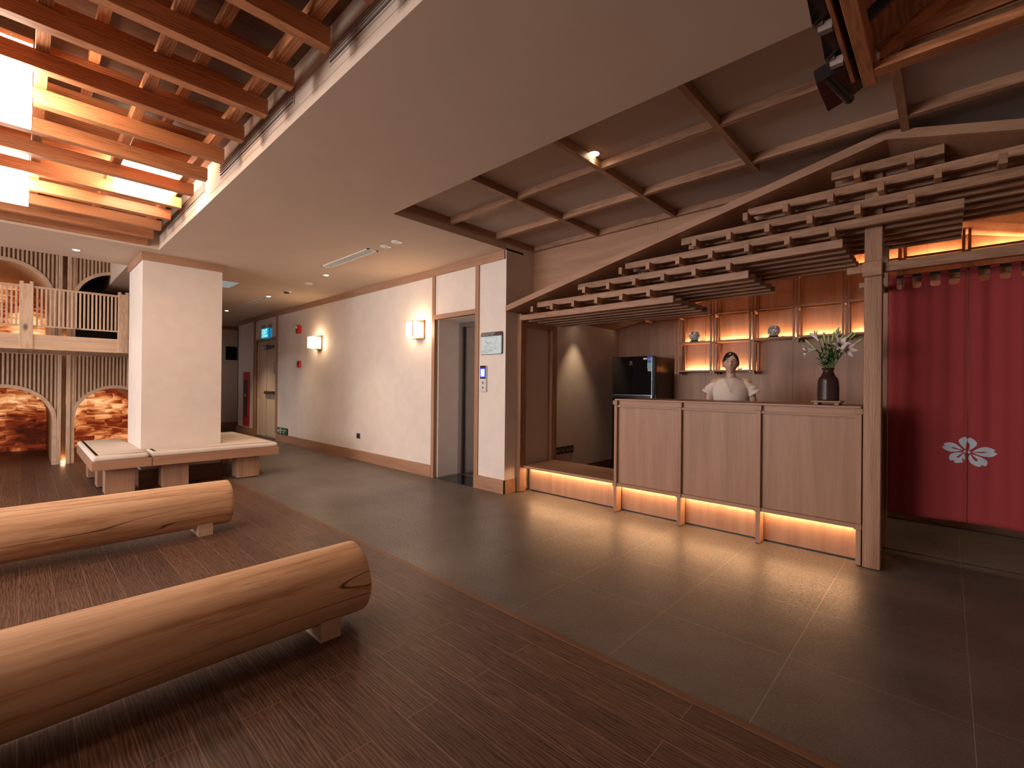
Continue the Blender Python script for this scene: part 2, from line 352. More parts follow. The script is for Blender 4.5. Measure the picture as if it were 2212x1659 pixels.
def text(name, s, size, loc, rot, mat, parent=None, extrude=0.0004, align='LEFT'):
    cu = bpy.data.curves.new(name, 'FONT'); cu.body = s; cu.size = size; cu.extrude = extrude; cu.align_x = align
    t = bpy.data.objects.new(name+'_tmp', cu); COL.objects.link(t); bpy.context.view_layer.update()
    me = bpy.data.meshes.new_from_object(t.evaluated_get(bpy.context.evaluated_depsgraph_get()))
    bpy.data.objects.remove(t, do_unlink=True)
    me.transform(Matrix.Translation(Vector(loc)-Vector(rootof(parent).location if parent else (0, 0, 0))) @ Euler(rot).to_matrix().to_4x4())
    me.materials.clear(); o = bpy.data.objects.new(name, me); COL.objects.link(o); me.materials.append(mat)
    if parent: o.parent = parent
    return o
PI = math.pi
RY = (PI/2, 0, 0)          # text that stands upright and is read from -Y
def spot(loc, energy, size=1.3, blend=0.8, target=None, col=(1.0, 0.72, 0.46), r=0.03):
    l = bpy.data.lights.new('downlight_beam', 'SPOT'); l.energy = energy; l.spot_size = size; l.spot_blend = blend; l.color = col; l.shadow_soft_size = r
    o = bpy.data.objects.new('downlight_beam', l); COL.objects.link(o); o.location = loc
    d = (Vector(target)-Vector(loc)) if target else Vector((0, 0, -1))
    o.rotation_euler = d.to_track_quat('-Z', 'Y').to_euler(); return o

# ================================================================== ROOM SHELL
ZC = 2.91; XP = -3.83; YW = 3.95; YC = 2.40; YWELL = 1.14; XWELL = -7.02
struct('floor', B(-17, 4, 1.94, 7, -0.06, 0.0).box(-17, -13.0, 0.5, 1.94, -0.06, 0), stonem)
struct('floor', B(-13.0, 4, -6.5, 1.90, -0.06, 0.0), plankm)
struct('trim_1', B(-13.0, 4, 1.90, 1.94, -0.05, 0.002, c=0.001), dkw['X'])
# main ceiling round the well
c = MB(); c.box(-8.30, 4, YWELL, YC, ZC, ZC+0.02); c.box(-17, -8.3, 1.0, YC, ZC, ZC+0.02)
c.box(-17, XP, YC, YW+0.3, ZC, ZC+0.02); c.box(-8.30, XWELL, -6.5, YWELL, ZC, ZC+0.02); c.box(XWELL, 4, -6.5, -2.6, ZC, ZC+0.02)
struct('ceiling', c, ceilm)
# sides and top of the well
struct('wall_well', B(XWELL, 4, YWELL, YWELL+0.04, ZC+0.02, 3.27).box(XWELL-0.04, XWELL, -2.6, YWELL+0.04, ZC+0.02, 3.27).box(XWELL, 4, -2.64, -2.6, ZC+0.02, 3.27), ceilm)
struct('ceiling_well', B(XWELL, 4, -2.6, YWELL, 3.25, 3.29), dkw['Y'])
# high ceiling over the play house
struct('ceiling_high', B(-13.2, -8.3, -6.5, 1.0, 3.7, 3.74), ceilm)
struct('wall_high', B(-8.34, -8.30, -6.5, 1.0, ZC+0.02, 3.7).box(-13.2, -8.3, 1.0, 1.04, ZC+0.02, 3.7), ceilm)
# coffered ceiling
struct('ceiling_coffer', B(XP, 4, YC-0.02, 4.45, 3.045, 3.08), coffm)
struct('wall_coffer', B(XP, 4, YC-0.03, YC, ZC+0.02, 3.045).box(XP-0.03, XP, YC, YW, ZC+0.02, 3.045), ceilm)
n_ = 2
for x0 in (-3.83, -2.883, -1.998, -1.113, -0.228, 0.657, 1.54, 2.43):
    struct('trim_%d' % n_, B(x0, x0+0.042, YC, 4.45 if x0 < -1.2 else 3.93, 2.98, 3.045, c=0.001), oak['Y']); n_ += 1
for y1 in (2.442, 3.102, 3.773, 4.449):
    struct('trim_%d' % n_, B(XP, 4, y1-0.042, y1, 2.9815, 3.0445, c=0.001), oak['X']); n_ += 1
# lift wall (parts left and right of the openings)
wl = MB()
wl.box(-5.20, -11.0, YW, YW+0.05, 0, ZC); wl.box(-12.45, -13.77, YW, YW+0.05, 0, ZC); wl.box(XP-0.05, -4.33, YW, YW+0.05, 0, ZC)
wl.box(-5.20, -4.33, YW, YW+0.05, 2.2, ZC); wl.box(-11.0, -12.45, YW, YW+0.05, 2.30, ZC)
struct('wall_back', wl, plaster)
rv = MB()   # reveals of both openings
rv.box(-5.23, -5.18, YW+0.05, 4.36, 0, 2.25); rv.box(-4.35, -4.30, YW+0.05, 4.36, 0, 2.25); rv.box(-5.23, -4.30, YW+0.05, 4.36, 2.2, 2.25)
rv.box(-11.03, -10.98, YW+0.05, 4.1, 0, 2.35); rv.box(-12.45, -12.40, YW+0.05, 4.1, 0, 2.35); rv.box(-12.45, -10.98, YW+0.05, 4.1, 2.30, 2.35)
struct('wall_reveal', rv, plaster)
struct('wall_pier', B(XP-0.05, XP, YW, 6.5, 0, 3.045), plaster)
struct('wall_far', B(-15.04, -14.98, 3.0, 5.2, 0, ZC).box(-17, -15.0, 0.9, 1.0, 0, ZC).box(-17.0, -16.95, 1.0, 3.0, 0, ZC).box(-15.0, -13.7, 5.15, 5.2, 0, ZC).box(-13.77, -13.72, YW, 5.2, 0, ZC), plaster)
struct('ceiling_corridor', B(-15.0, -13.72, YW+0.3, 5.2, ZC, ZC+0.02), ceilm)
# wood trims of the lift wall
struct('trim_%d' % n_, B(-13.79, XP-0.015, YW-0.02, YW, 2.805, ZC, c=0.001).box(-14.98, -14.96, 3.0, 5.15, 2.805, ZC), ven['X']); n_ += 1
def post_trim(x0, x1, z0, z1, zb=0.0):
    global n_
    struct('trim_%d' % n_, B(x0, x1, YW-0.016, YW+0.03, z0, z1, c=0.001), ven['Z']); n_ += 1
post_trim(-5.26, -5.195, 0, 2.805); post_trim(-4.361, -4.292, 0.165, 2.805)
post_trim(-12.52, -12.40, 0.165, 2.805); post_trim(-11.06, -10.95, 0.165, 2.805)
struct('trim_%d' % n_, B(-5.195, -4.361, YW-0.016, YW+0.03, 2.2, 2.262, c=0.001), ven['X']); n_ += 1
struct('trim_%d' % n_, B(-12.40, -11.06, YW-0.016, YW+0.03, 2.30, 2.35, c=0.001), ven['X']); n_ += 1
struct('baseboard_back', B(-5.26, -11.0, YW-0.02, YW, 0, 0.165, c=0.001).box(-12.40, -13.79, YW-0.02, YW, 0, 0.165, c=0.001), ven['X'])
struct('baseboard_pier', B(-4.361, XP+0.012, YW-0.02, YW, 0, 0.165, c=0.001).box(XP, XP+0.012, YW-0.02, 4.135, 0, 0.165, c=0.001), ven['X'])
struct('baseboard_far', B(-14.98, -14.96, 3.0, 5.15, 0, 0.165), ven['Y'])
struct('baseboard_inner', B(XP, XP+0.012, 4.9, 6.48, 0, 0.16), dkw['Y'])
struct('floor_sill', B(-5.18, -4.35, YW-0.01, 4.36, -0.02, 0.003), blackgloss)
# wood wall above the canopy, back wall of the reception, side wall, walls behind camera
hw = [(-3.83, 3.045), (-3.83, 2.16), (-0.303, 2.96), (3.4, 2.13), (4, 2.0), (4, 3.045)]
struct('wall_header', MB().poly(hw, 1, 4.45, 4.47), ven['X'])
gv = MB()
for x in (-2.165, -0.5, 1.165): gv.box(x-0.001, x+0.001, 4.4494, 4.4502, 2.2, 3.04)
struct('trim_%d' % n_, gv, dkw['Z']); n_ += 1
struct('wall_reception', B(XP, 4, 6.5, 6.55, 0, 3.05), ven['Z'])
gv = MB()
for x in (-3.05, -2.44, -1.38, -0.16): gv.box(x-0.0012, x+0.0012, 6.4985, 6.5001, 0, 3.0)
struct('trim_%d' % n_, gv, dkw['Z']); n_ += 1
struct('wall_right', B(4, 4.05, -6.5, 7, 0, 3.3), plaster)
fw = MB(); xs = [-13.2]+[v for w in ASSUMED_WINDOWS for v in w]+[4]
for i in range(0, len(xs), 2): fw.box(xs[i], xs[i+1], -5.55, -5.45, 0, ZC)
for x0, x1 in ASSUMED_WINDOWS: fw.box(x0, x1, -5.55, -5.45, 0, 0.7); fw.box(x0, x1, -5.55, -5.45, 2.6, ZC)  # openings for the assumed windows, out of view
struct('wall_front', fw, plaster)
for i, (x0, x1) in enumerate(ASSUMED_WINDOWS):
    w = MB()
    for a, b_ in ((x0, x0+.05), (x1-.05, x1), ((x0+x1)/2-.02, (x0+x1)/2+.02)): w.box(a, b_, -5.53, -5.47, 0.7, 2.6)
    w.box(x0, x1, -5.53, -5.47, 0.7, 0.75); w.box(x0, x1, -5.53, -5.47, 2.55, 2.6)
    struct('assumed_window_%d' % (i+1), w, oak['Z'])  # frame of an assumed window, added to go with the daylight lamp
struct('wall_left', B(-13.2, -13.15, -5.5, 1.0, 0, 3.7), plaster)

# ------------------------------------------------------------------ lift
d = thing('door_1', 'brushed steel lift door set back in the cream wall', 'lift door', (-4.77, 4.40, 0)); d['kind'] = 'structure'
brushed = plain('brushed_steel', (0.52, 0.50, 0.49), 0.20, 1.0, bump=0.05, bs=400, var=0.03)
obj('door_frame', B(-5.18, -5.11, 4.36, 4.45, 0, 2.2, c=0.003).box(-5.11, -4.35, 4.36, 4.45, 2.13, 2.2, c=0.003), brushed, d)
obj('door_panel', B(-5.10, -4.30, 4.41, 4.43, 0.003, 2.13), brushed, d)
obj('door_gap', B(-5.11, -5.095, 4.40, 4.405, 0.003, 2.13), black, d)
obj('key_hole', MB().tube((-4.56, 4.405, 2.05), (-4.56, 4.41, 2.05), 0.008), black, d)
cp = thing('lift_call_panel', 'slim silver lift call panel with blue screen and two buttons', 'call panel', (-4.20, 3.95, 1.21))
obj('plate', B(-4.252, -4.141, 3.93, 3.95, 1.21, 1.54, c=0.006), plain('silver_plate', (0.7, 0.68, 0.66), 0.35, 0.3), cp)
obj('display', B(-4.249, -4.15, 3.927, 3.9305, 1.375, 1.537), blackgloss, cp)
sc = obj('screen', B(-4.243, -4.157, 3.9262, 3.9272, 1.392, 1.505), emit('blue_screen', (0.03, 0.06, 0.9), 1.2), cp)
obj('lit_area', B(-4.232, -4.168, 3.9255, 3.9262, 1.405, 1.493), emit('white_screen', (0.75, 0.82, 1.0), 1.0), sc)
for z in (1.325, 1.265):
    bt = obj('button', MB().tube((-4.197, 3.931, z), (-4.197, 3.926, z), 0.017, n=24), steel, cp)
    obj('arrow', MB().poly([(-4.204, z-0.004), (-4.190, z-0.004), (-4.197, z+0.006)] if z > 1.3 else [(-4.204, z+0.004), (-4.190, z+0.004), (-4.197, z-0.006)], 1, 3.9252, 3.926), black, bt)
pn = thing('floor_plan_sign', 'pale blue evacuation floor plan with dark header above the lift call panel', 'sign', (-4.06, 3.95, 1.68))
def rrect(x0, x1, z0, z1, r, k=5):
    pts = []
    for cx, cz, a0 in ((x1-r, z1-r, 0), (x0+r, z1-r, 90), (x0+r, z0+r, 180), (x1-r, z0+r, 270)):
        for i in range(k+1): a = math.radians(a0+90*i/k); pts.append((cx+r*math.cos(a), cz+r*math.sin(a)))
    return pts
obj('backing', MB().poly(rrect(-4.247, -3.871, 1.672, 1.945, 0.02), 1, 3.935, 3.95), plain('dark_brown_plate', (0.05, 0.03, 0.028), 0.4), pn)
obj('map_sheet', MB().poly([(-4.243, 1.895), (-4.243, 1.69), (-4.23, 1.677), (-3.90, 1.677), (-3.885, 1.69), (-3.885, 1.895)], 1, 3.934, 3.9352), plain('pale_blue_sheet', (0.60, 0.76, 0.80), 0.5, var=0.02), pn)
ink = plain('ink', (0.08, 0.09, 0.10), 0.6)
lm = MB()
def seg(mb, pts, w, y0, y1):
    for (a, b_), (c_, d_) in zip(pts, pts[1:]):
        L = math.hypot(c_-a, d_-b_) or 1; nx, nz = -(d_-b_)/L*w/2, (c_-a)/L*w/2
        mb.poly([(a+nx, b_+nz), (a-nx, b_-nz), (c_-nx, d_-nz), (c_+nx, d_+nz)], 1, y0, y1)
seg(lm, [(-4.16, 1.88), (-3.97, 1.88), (-3.97, 1.835), (-4.02, 1.80), (-3.975, 1.765), (-3.975, 1.735), (-4.175, 1.735), (-4.175, 1.765), (-4.11, 1.80), (-4.16, 1.835), (-4.16, 1.88)], 0.002, 3.9330, 3.9338)
seg(lm, [(-4.155, 1.825), (-4.135, 1.815), (-4.10, 1.815), (-4.05, 1.815)], 0.004, 3.9330, 3.9338)
for i in range(26):
    x = -4.16+random.random()*0.17; z = 1.742+random.random()*0.055; lm.box(x, x+0.006, 3.9330, 3.9338, z, z+0.004)
obj('plan_drawing', lm, ink, pn)
inkw = plain('white_ink', (0.75, 0.72, 0.7), 0.6)
text('heading', 'FLOOR EVACUATION PLAN', 0.019, (-4.235, 3.9345, 1.922), RY, inkw, pn); text('subheading', 'EVACUATION PLAN - 1ST FLOOR', 0.014, (-4.235, 3.9345, 1.905), RY, inkw, pn)
text('legend', 'EXIT  STAIRS  LIFT  YOU ARE HERE', 0.013, (-4.235, 3.9335, 1.712), RY, ink, pn); text('legend', 'In case of fire use the stairs', 0.011, (-4.235, 3.9335, 1.692), RY, ink, pn)

# ------------------------------------------------------------------ exit door, signs and alarms on the lift wall
d2 = thing('door_2', 'cream fire exit door with push bar at the far end', 'door', (-11.7, 4.06, 0)); d2['kind'] = 'structure'
doorm = plain('door_paint', (0.62, 0.49, 0.38), 0.5, var=0.02)
obj('door_frame', B(-12.40, -11.90+0.0, 4.03, 4.08, 0, 2.3).box(-11.9, -11.03, 4.03, 4.08, 2.24, 2.3), doorm, d2)
obj('door_panel', B(-11.90, -11.03, 4.05, 4.09, 0.02, 2.24), doorm, d2)
obj('threshold', B(-12.35, -11.03, 3.93, 4.06, 0.0, 0.02), dgrey, d2)
obj('push_bar', B(-11.95, -11.20, 3.99, 4.05, 1.03, 1.10, c=0.01), plain('bar_metal', (0.18, 0.14, 0.11), 0.3, 0.8), d2)
cl = obj('door_closer', B(-11.85, -11.45, 4.0, 4.05, 2.12, 2.18, c=0.006), plain('closer_metal', (0.22, 0.18, 0.15), 0.4, 0.7), d2)
obj('closer_arm', B(-11.98, -11.6, 3.97, 3.99, 2.17, 2.185).box(-11.9, -11.5, 3.965, 3.985, 2.09, 2.105), black, cl)
ds = obj('door_notice', B(-11.46, -11.28, 4.045, 4.05, 1.52, 1.80), plain('grey_plate', (0.25, 0.20, 0.15), 0.5), d2)
ln = MB()
for k in range(7): ln.box(-11.44, -11.30-(k % 3)*0.02, 4.0435, 4.045, 1.545+k*0.035, 1.553+k*0.035)
obj('notice_lines', ln, inkw, ds)
ex = thing('exit_sign', 'glowing blue and green EXIT box over the fire door', 'sign', (-11.6, 3.95, 2.35))
obj('housing', B(-11.80, -11.33, 3.87, 3.95, 2.565, 2.65, c=0.01), plain('sign_housing', (0.35, 0.24, 0.17), 0.5), ex)
obj('test_lamp', MB().tube((-11.42, 3.87, 2.62), (-11.42, 3.85, 2.62), 0.03), white, ex)
obj('lit_panel', B(-11.82, -11.36, 3.885, 3.91, 2.345, 2.565), emit('exit_panel', (0.0, 0.42, 0.52), 0.9), ex)
wem = emit('exit_letters', (0.55, 0.95, 1.0), 1.3)
text('lettering', 'EXIT', 0.165, (-11.785, 3.884, 2.43), RY, wem, ex); text('lettering', 'LOI THOAT', 0.07, (-11.785, 3.884, 2.365), RY, wem, ex)
obj('edge', B(-11.36, -11.335, 3.885, 3.91, 2.345, 2.565), emit('exit_edge', (0.02, 0.06, 0.45), 0.8), ex)
gs = thing('exit_route_sign', 'small green arrow exit sign low on the wall above the baseboard', 'sign', (-10.6, 3.95, 0.17))
obj('plate', B(-10.876, -10.36, 3.925, 3.95, 0.170, 0.312), greenm, gs)
obj('edge', B(-10.36, -10.335, 3.925, 3.95, 0.170, 0.312), black, gs)
obj('arrow', MB().poly([(-10.86, 0.241), (-10.80, 0.285), (-10.785, 0.277), (-10.815, 0.25), (-10.765, 0.25), (-10.765, 0.232), (-10.815, 0.232), (-10.785, 0.205), (-10.80, 0.197)], 1, 3.923, 3.925), inkw, gs)
obj('running_figure', MB().box(-10.74, -10.66, 3.9235, 3.925, 0.185, 0.297), inkw, gs)
fg = MB(); seg(fg, [(-10.70, 0.275), (-10.705, 0.235), (-10.725, 0.20)], 0.016, 3.922, 3.9234); seg(fg, [(-10.705, 0.235), (-10.685, 0.215), (-10.68, 0.192)], 0.014, 3.922, 3.9234); seg(fg, [(-10.73, 0.25), (-10.70, 0.26), (-10.675, 0.245)], 0.010, 3.922, 3.9234)
obj('running_figure', fg, greenm, gs)
text('lettering', 'LOI THOAT', 0.052, (-10.63, 3.9243, 0.245), RY, inkw, gs); text('lettering', 'EXIT', 0.052, (-10.57, 3.9243, 0.195), RY, inkw, gs)
fa = thing('fire_alarm_strobe', 'red fire alarm sounder with clear strobe, high beside the far wall lamp', 'fire alarm', (-9.8, 3.95, 2.33))
obj('body', MB().poly(rrect(-9.85, -9.69, 2.325, 2.49, 0.03), 1, 3.89, 3.95), redm, fa)
obj('strobe', MB().ball((-9.80, 3.885, 2.45), 0.035, 0.03, 0.03), plain('clear_lens', (0.6, 0.5, 0.45), 0.1), fa)
cpn = thing('fire_call_point', 'small red manual call point under the alarm strobe', 'fire alarm', (-9.75, 3.95, 1.62))
obj('body', B(-9.825, -9.685, 3.91, 3.95, 1.62, 1.76, c=0.008), redm, cpn)
obj('glass', B(-9.79, -9.72, 3.907, 3.911, 1.665, 1.73), dgrey, cpn)
hz = thing('fire_hose_cabinet', 'tall narrow red fire cabinet with dark glass panel by the corridor corner', 'fire cabinet', (-13.02, 3.95, 0.2))
obj('door', B(-13.27, -12.79, 3.935, 3.95, 0.195, 1.568, c=0.004), redm, hz)
obj('glass_pane', B(-13.18, -12.96, 3.93, 3.936, 0.42, 1.36), blackgloss, hz)
text('lettering', 'FIRE', 0.09, (-13.16, 3.929, 0.93), RY, inkw, hz)
ol = thing('wall_outlet', 'dark double power outlet low on the cream wall', 'outlet', (-7.3, 3.95, 0.36))
obj('plate', B(-7.358, -7.245, 3.94, 3.95, 0.362, 0.455, c=0.003), plain('brown_plate', (0.12, 0.085, 0.065), 0.4), ol)
obj('socket', B(-7.345, -7.31, 3.938, 3.9405, 0.38, 0.437), black, ol); obj('socket', B(-7.295, -7.26, 3.938, 3.9405, 0.38, 0.437), black, ol)
fd = thing('dark_notice_board', 'small black notice panel on the far corridor wall', 'sign', (-14.97, 4.1, 1.94))
obj('panel', B(-14.97, -14.93, 3.98, 4.26, 1.94, 2.32, c=0.004), blackgloss, fd)

# ------------------------------------------------------------------ wall lamps
def sconce(xc, label):
    t = thing('wall_lamp', label, 'wall lamp', (xc, 3.95, 1.94), 'square lantern lamps on the cream wall')
    bz = plain('bronze', (0.36, 0.20, 0.10), 0.35, 0.6) if 'bronze' not in bpy.data.materials else bpy.data.materials['bronze']
    x0, x1 = xc-0.105, xc+0.105
    obj('back_plate', B(x0, x1, 3.925, 3.95, 1.945, 2.215, c=0.003), bz, t)
    obj('arm', B(x0+0.03, x1-0.03, 3.83, 3.93, 1.945, 1.958, c=0.002), bz, t)
    y0, y1, z0, z1 = 3.745, 3.90, 1.965, 2.19
    obj('shade', B(x0+0.012, x1-0.012, y0+.006, y1-.006, z0+.006, z1-.006), sconm, t)
    f = MB()
    for a, b_ in ((x0+.01, y0), (x1-.02, y0), (x0+.01, y1-.01), (x1-.02, y1-.01)): f.box(a, a+0.01, b_, b_+0.01, z0, z1)
    for z in (z0, z1-0.008):
        f.box(x0+.01, x1-.01, y0, y0+.008, z, z+.008); f.box(x0+.01, x1-.01, y1-.008, y1, z, z+.008); f.box(x0+.01, x0+.018, y0, y1, z, z+.008); f.box(x1-.018, x1-.01, y0, y1, z, z+.008)
    for z in (2.03, 2.11): f.box(x0+.012, x1-.012, y0+.0045, y0+.0062, z, z+.0025); f.box(x1-.0122, x1-.0105, y0, y1, z, z+.0025)
    for x in (xc-.04, xc+.03): f.box(x, x+.003, y0+.004, y0+.0062, z0, 2.03)
    obj('frame', f, bz, t)
    return t
s1 = sconce(-5.54, 'nearer lit square wall lamp beside the lift')
s2 = dup(s1, (-8.83, 3.95, 1.94), 'farther lit square wall lamp beside the red alarms', 'square lantern lamps on the cream wall')

# ------------------------------------------------------------------ ceiling fixtures
def downlight(x, y, z, label, e=9, r=0.033, **k):
    t = thing('downlight', label, 'downlight', (x, y, z), 'recessed round downlights')
    obj('ring', MB().lathe((x, y, z), [(r*0.8, -0.002), (r*1.35, -0.003), (r*1.4, 0.002), (r*0.8, 0.004)], 24), white, t, smooth=True)
    obj('lens', MB().lathe((x, y, z), [(r*0.95, -0.004), (r*0.95, 0.0)], 24), dlm, t)
    spot((x, y, z-0.02), e, **k)
    return t
downlight(-6.742, 3.10, ZC, 'downlight in the hall ceiling nearest the lift wall vent', 70)
downlight(-9.229, 3.15, ZC, 'downlight at the right end of the farther ceiling vent', 80)
downlight(-11.80, 3.15, ZC, 'farthest hall downlight near the square ceiling panel', 190)
downlight(-7.809, 0.452, ZC, 'downlight in the ceiling in front of the play house', 35)
downlight(-1.941, 2.936, 3.045, 'single lit downlight in the coffered ceiling', 16, r=0.04)
def vent(x0, x1, y0, y1, label):
    t = thing('ceiling_vent', label, 'ceiling vent', ((x0+x1)/2, (y0+y1)/2, ZC), 'slot air vents in the hall ceiling')
    f = MB()
    f.box(x0, x1, y0, y0+.022, ZC-.006, ZC); f.box(x0, x1, y1-.022, y1, ZC-.006, ZC); f.box(x0, x0+.03, y0, y1, ZC-.006, ZC); f.box(x1-.03, x1, y0, y1, ZC-.006, ZC)
    obj('frame', f, white, t); obj('recess', B(x0+.03, x1-.03, y0+.022, y1-.022, ZC-.0015, ZC-.0005), dgrey, t)
    for k in range(4):
        y = y0+.034+k*(y1-y0-.062)/3.6; obj('slat', B(x0+.03, x1-.03, y, y+.009, ZC-.006, ZC-.002), white, t)
vent(-6.27, -5.02, 2.81, 2.95, 'nearer slot vent in the hall ceiling')
vent(-10.9, -9.38, 3.12, 3.24, 'farther slot vent in the hall ceiling')
for x, y, l in ((-4.55, 2.908, 'plain white round ceiling cap nearest the coffers'), (-7.515, 3.173, 'white round ceiling cap between two downlights')):
    tag(obj('round_cover', MB().lathe((0, 0, 0), [(0.058, -0.008), (0.064, -0.004), (0.064, 0)], 28), white, origin=(x, y, ZC), autosmooth=40), l, 'ceiling cap')
t = thing('sprinkler_cap', 'white round sprinkler cap with a bright pin beside the vent', 'sprinkler', (-4.802, 2.917, ZC))
obj('cap', MB().lathe((-4.802, 2.917, ZC), [(0.058, -0.008), (0.064, -0.004), (0.064, 0)], 28), white, t, autosmooth=40)
obj('pin', MB().tube((-4.80, 2.917, ZC-.03), (-4.80, 2.917, ZC-.006), 0.008), steel, t)
t = thing('smoke_detector', 'white domed smoke detector on the hall ceiling', 'smoke detector', (-8.386, 3.156, ZC))
obj('base', MB().lathe((-8.386, 3.156, ZC), [(0.06, -0.03), (0.075, -0.02), (0.08, 0)], 28), white, t, autosmooth=40)
obj('sensor_ring', MB().lathe((-8.386, 3.156, ZC), [(0.04, -0.052), (0.045, -0.048), (0.045, -0.03)], 24), dgrey, t, autosmooth=40)
t = thing('ceiling_panel', 'pale bluish square lit panel in the ceiling beyond the pillar', 'ceiling light', (-8.7, 2.3, ZC))
obj('panel', B(-8.90, -8.36, 2.05, 2.405, ZC-.006, ZC), emit('cool_panel', (0.36, 0.42, 0.44), 0.45), t)
# long slot diffusers in the side of the well
for (x0, x1, z0, z1, l) in ((-2.45, -1.0, 3.035, 3.12, 'slot air grille in the well side nearest the camera'), (-4.465, -2.944, 3.03, 3.13, 'middle slot air grille in the well side'), (-6.505, -4.97, 3.04, 3.135, 'slot air grille in the well side near the pillar')):
    t = thing('slot_grille', l, 'air grille', ((x0+x1)/2, YWELL, z0), 'slot air grilles in the side of the ceiling well')
    f = MB(); f.box(x0-.01, x1+.01, YWELL-.006, YWELL, z0-.012, z0); f.box(x0-.01, x1+.01, YWELL-.006, YWELL, z1, z1+.012); f.box(x0-.01, x0, YWELL-.006, YWELL, z0, z1); f.box(x1, x1+.01, YWELL-.006, YWELL, z0, z1)
    obj('frame', f, duct, t); obj('recess', B(x0, x1, YWELL-.0015, YWELL-.0005, z0, z1), dgrey, t)
    for k in range(4): z = z0+.012+k*(z1-z0-.02)/4; obj('blade', B(x0, x1, YWELL-.012, YWELL-.003, z, z+.006), duct, t)
struct('trim_%d' % n_, B(XWELL, 4, YWELL-.003, YWELL, 2.975, 2.979), duct); n_ += 1

# ================================================================== TIMBER LATTICE UNDER THE WELL
L = thing('timber_ceiling_lattice', 'warm timber lattice of crossed beams hung in the ceiling well', 'ceiling lattice', (-4.6, -0.7, 2.935))
XB = [-2.195, -2.632, -3.032, -3.465, -3.915, -4.365, -4.802, -5.255, -5.705, -6.165, -6.59, -6.955]
for x in [-1.76, -1.32, -0.88]+XB: obj('lower_beam', B(x-0.065, x, -2.5, 1.02, 2.935, 3.03, c=0.002), ced['Y'], L)
for y in (0.9425, 0.505, 0.0625, -0.375, -0.815, -1.255, -1.7, -2.14): obj('cross_beam', B(-6.99, -0.6, y-.0275, y+.0275, 3.0305, 3.10, c=0.002), ced['X'], L)
for x in XB[1:]+[-1.76]: obj('upper_beam', B(x+0.17, x+0.215, -2.5, 1.02, 3.1005, 3.19, c=0.002), ced['Y'], L)
for y in (0.72, 0.28, -0.16, -0.6, -1.04, -1.5): obj('top_rail', B(-6.99, -0.6, y-.025, y+.025, 3.1905, 3.245, c=0.002), ced['X'], L)
def lantern(x0, x1, y0, y1, z0, label):
    t = thing('paper_lantern', label, 'lantern', ((x0+x1)/2, (y0+y1)/2, z0), 'glowing square paper lanterns in the timber lattice')
    z1 = z0+0.35
    obj('paper_shade', B(x0+.002, x1-.002, y0+.002, y1-.002, z0+.002, z1-.03), lanm, t)
    obj('top_cap', B(x0, x1, y0, y1, z1-.03, z1, c=.002), plain('cap_paper', (0.7, 0.52, 0.42), 0.6), t)
    f = MB(); e = 0.003
    for a in (x0, x1-e):
        for b_ in (y0, y1-e): f.box(a, a+e, b_, b_+e, z0, z1-.03)
    f.box(x0, x1, y0, y0+e, z0, z0+e); f.box(x0, x1, y1-e, y1, z0, z0+e); f.box(x0, x0+e, y0, y1, z0, z0+e); f.box(x1-e, x1, y0, y1, z0, z0+e)
    obj('wire_frame', f, plain('thin_frame', (0.55, 0.30, 0.18), 0.5), t)
    obj('screw', MB().ball((x1+.001, y1-.08, z1-.012), .004), steel, t)
lantern(-3.905, -3.545, -0.335, 0.030, 2.762, 'large glowing lantern cut by the left edge, upper one')
lantern(-5.695, -5.33, -0.335, 0.030, 2.775, 'glowing lantern cut by the left edge, lower one')
lantern(-5.245, -4.875, 0.537, 0.905, 2.94, 'glowing lantern set between the beams near the well corner')
lantern(-2.625, -2.27, -1.22, -0.855, 2.94, 'assumed glowing lantern in the lattice above the camera left')  # lantern assumed in the unseen part of the lattice

# ================================================================== PILLAR, BENCHES
struct('wall_pillar', B(-8.29, -7.27, 1.02, 1.885, 0.20, ZC), plaster)
struct('trim_%d' % n_, B(-8.31, -7.25, 1.0, 1.905, 2.81, ZC, c=.001), ven['Y']); n_ += 1
struct('baseboard_pillar', B(-8.31, -7.25, 1.0, 1.905, 0.0, 0.20, c=.001), dkw['Y'])
def bench(y0, y1, legs, backx, label, wrap=None):
    t = thing('bench', label, 'bench', (-7.8, (y0+y1)/2, 0), 'benches round the pillar')
    s = MB()
    if wrap: s.poly([(-6.85, y0), (-6.85, y1), (backx, y1), (backx, wrap), (-7.25, wrap), (-7.25, y0)], 2, 0.30, 0.40)
    else: s.box(-6.85, backx, y0, y1, 0.30, 0.40, c=.002)
    obj('seat', s, ven['Y'], t)
    for (a, b_, c_, d_) in legs: obj('leg', B(a, b_, c_, d_, 0.008, 0.30, c=.002), ven['Z'], t)
    return t
bench(0.535, 1.069, [(-7.18, -6.97, 0.66, 0.93), (-7.75, -7.51, 0.64, 0.93), (-8.56, -8.32, 0.615, 0.93)], -8.83, 'left bench with a square cream cushion beside the pillar')
bench(1.075, 2.495, [(-7.21, -6.97, 1.19, 1.46), (-7.21, -6.97, 2.01, 2.28), (-8.56, -8.32, 2.01, 2.28)], -8.85, 'long bench wrapping the front and right side of the pillar', wrap=1.905)
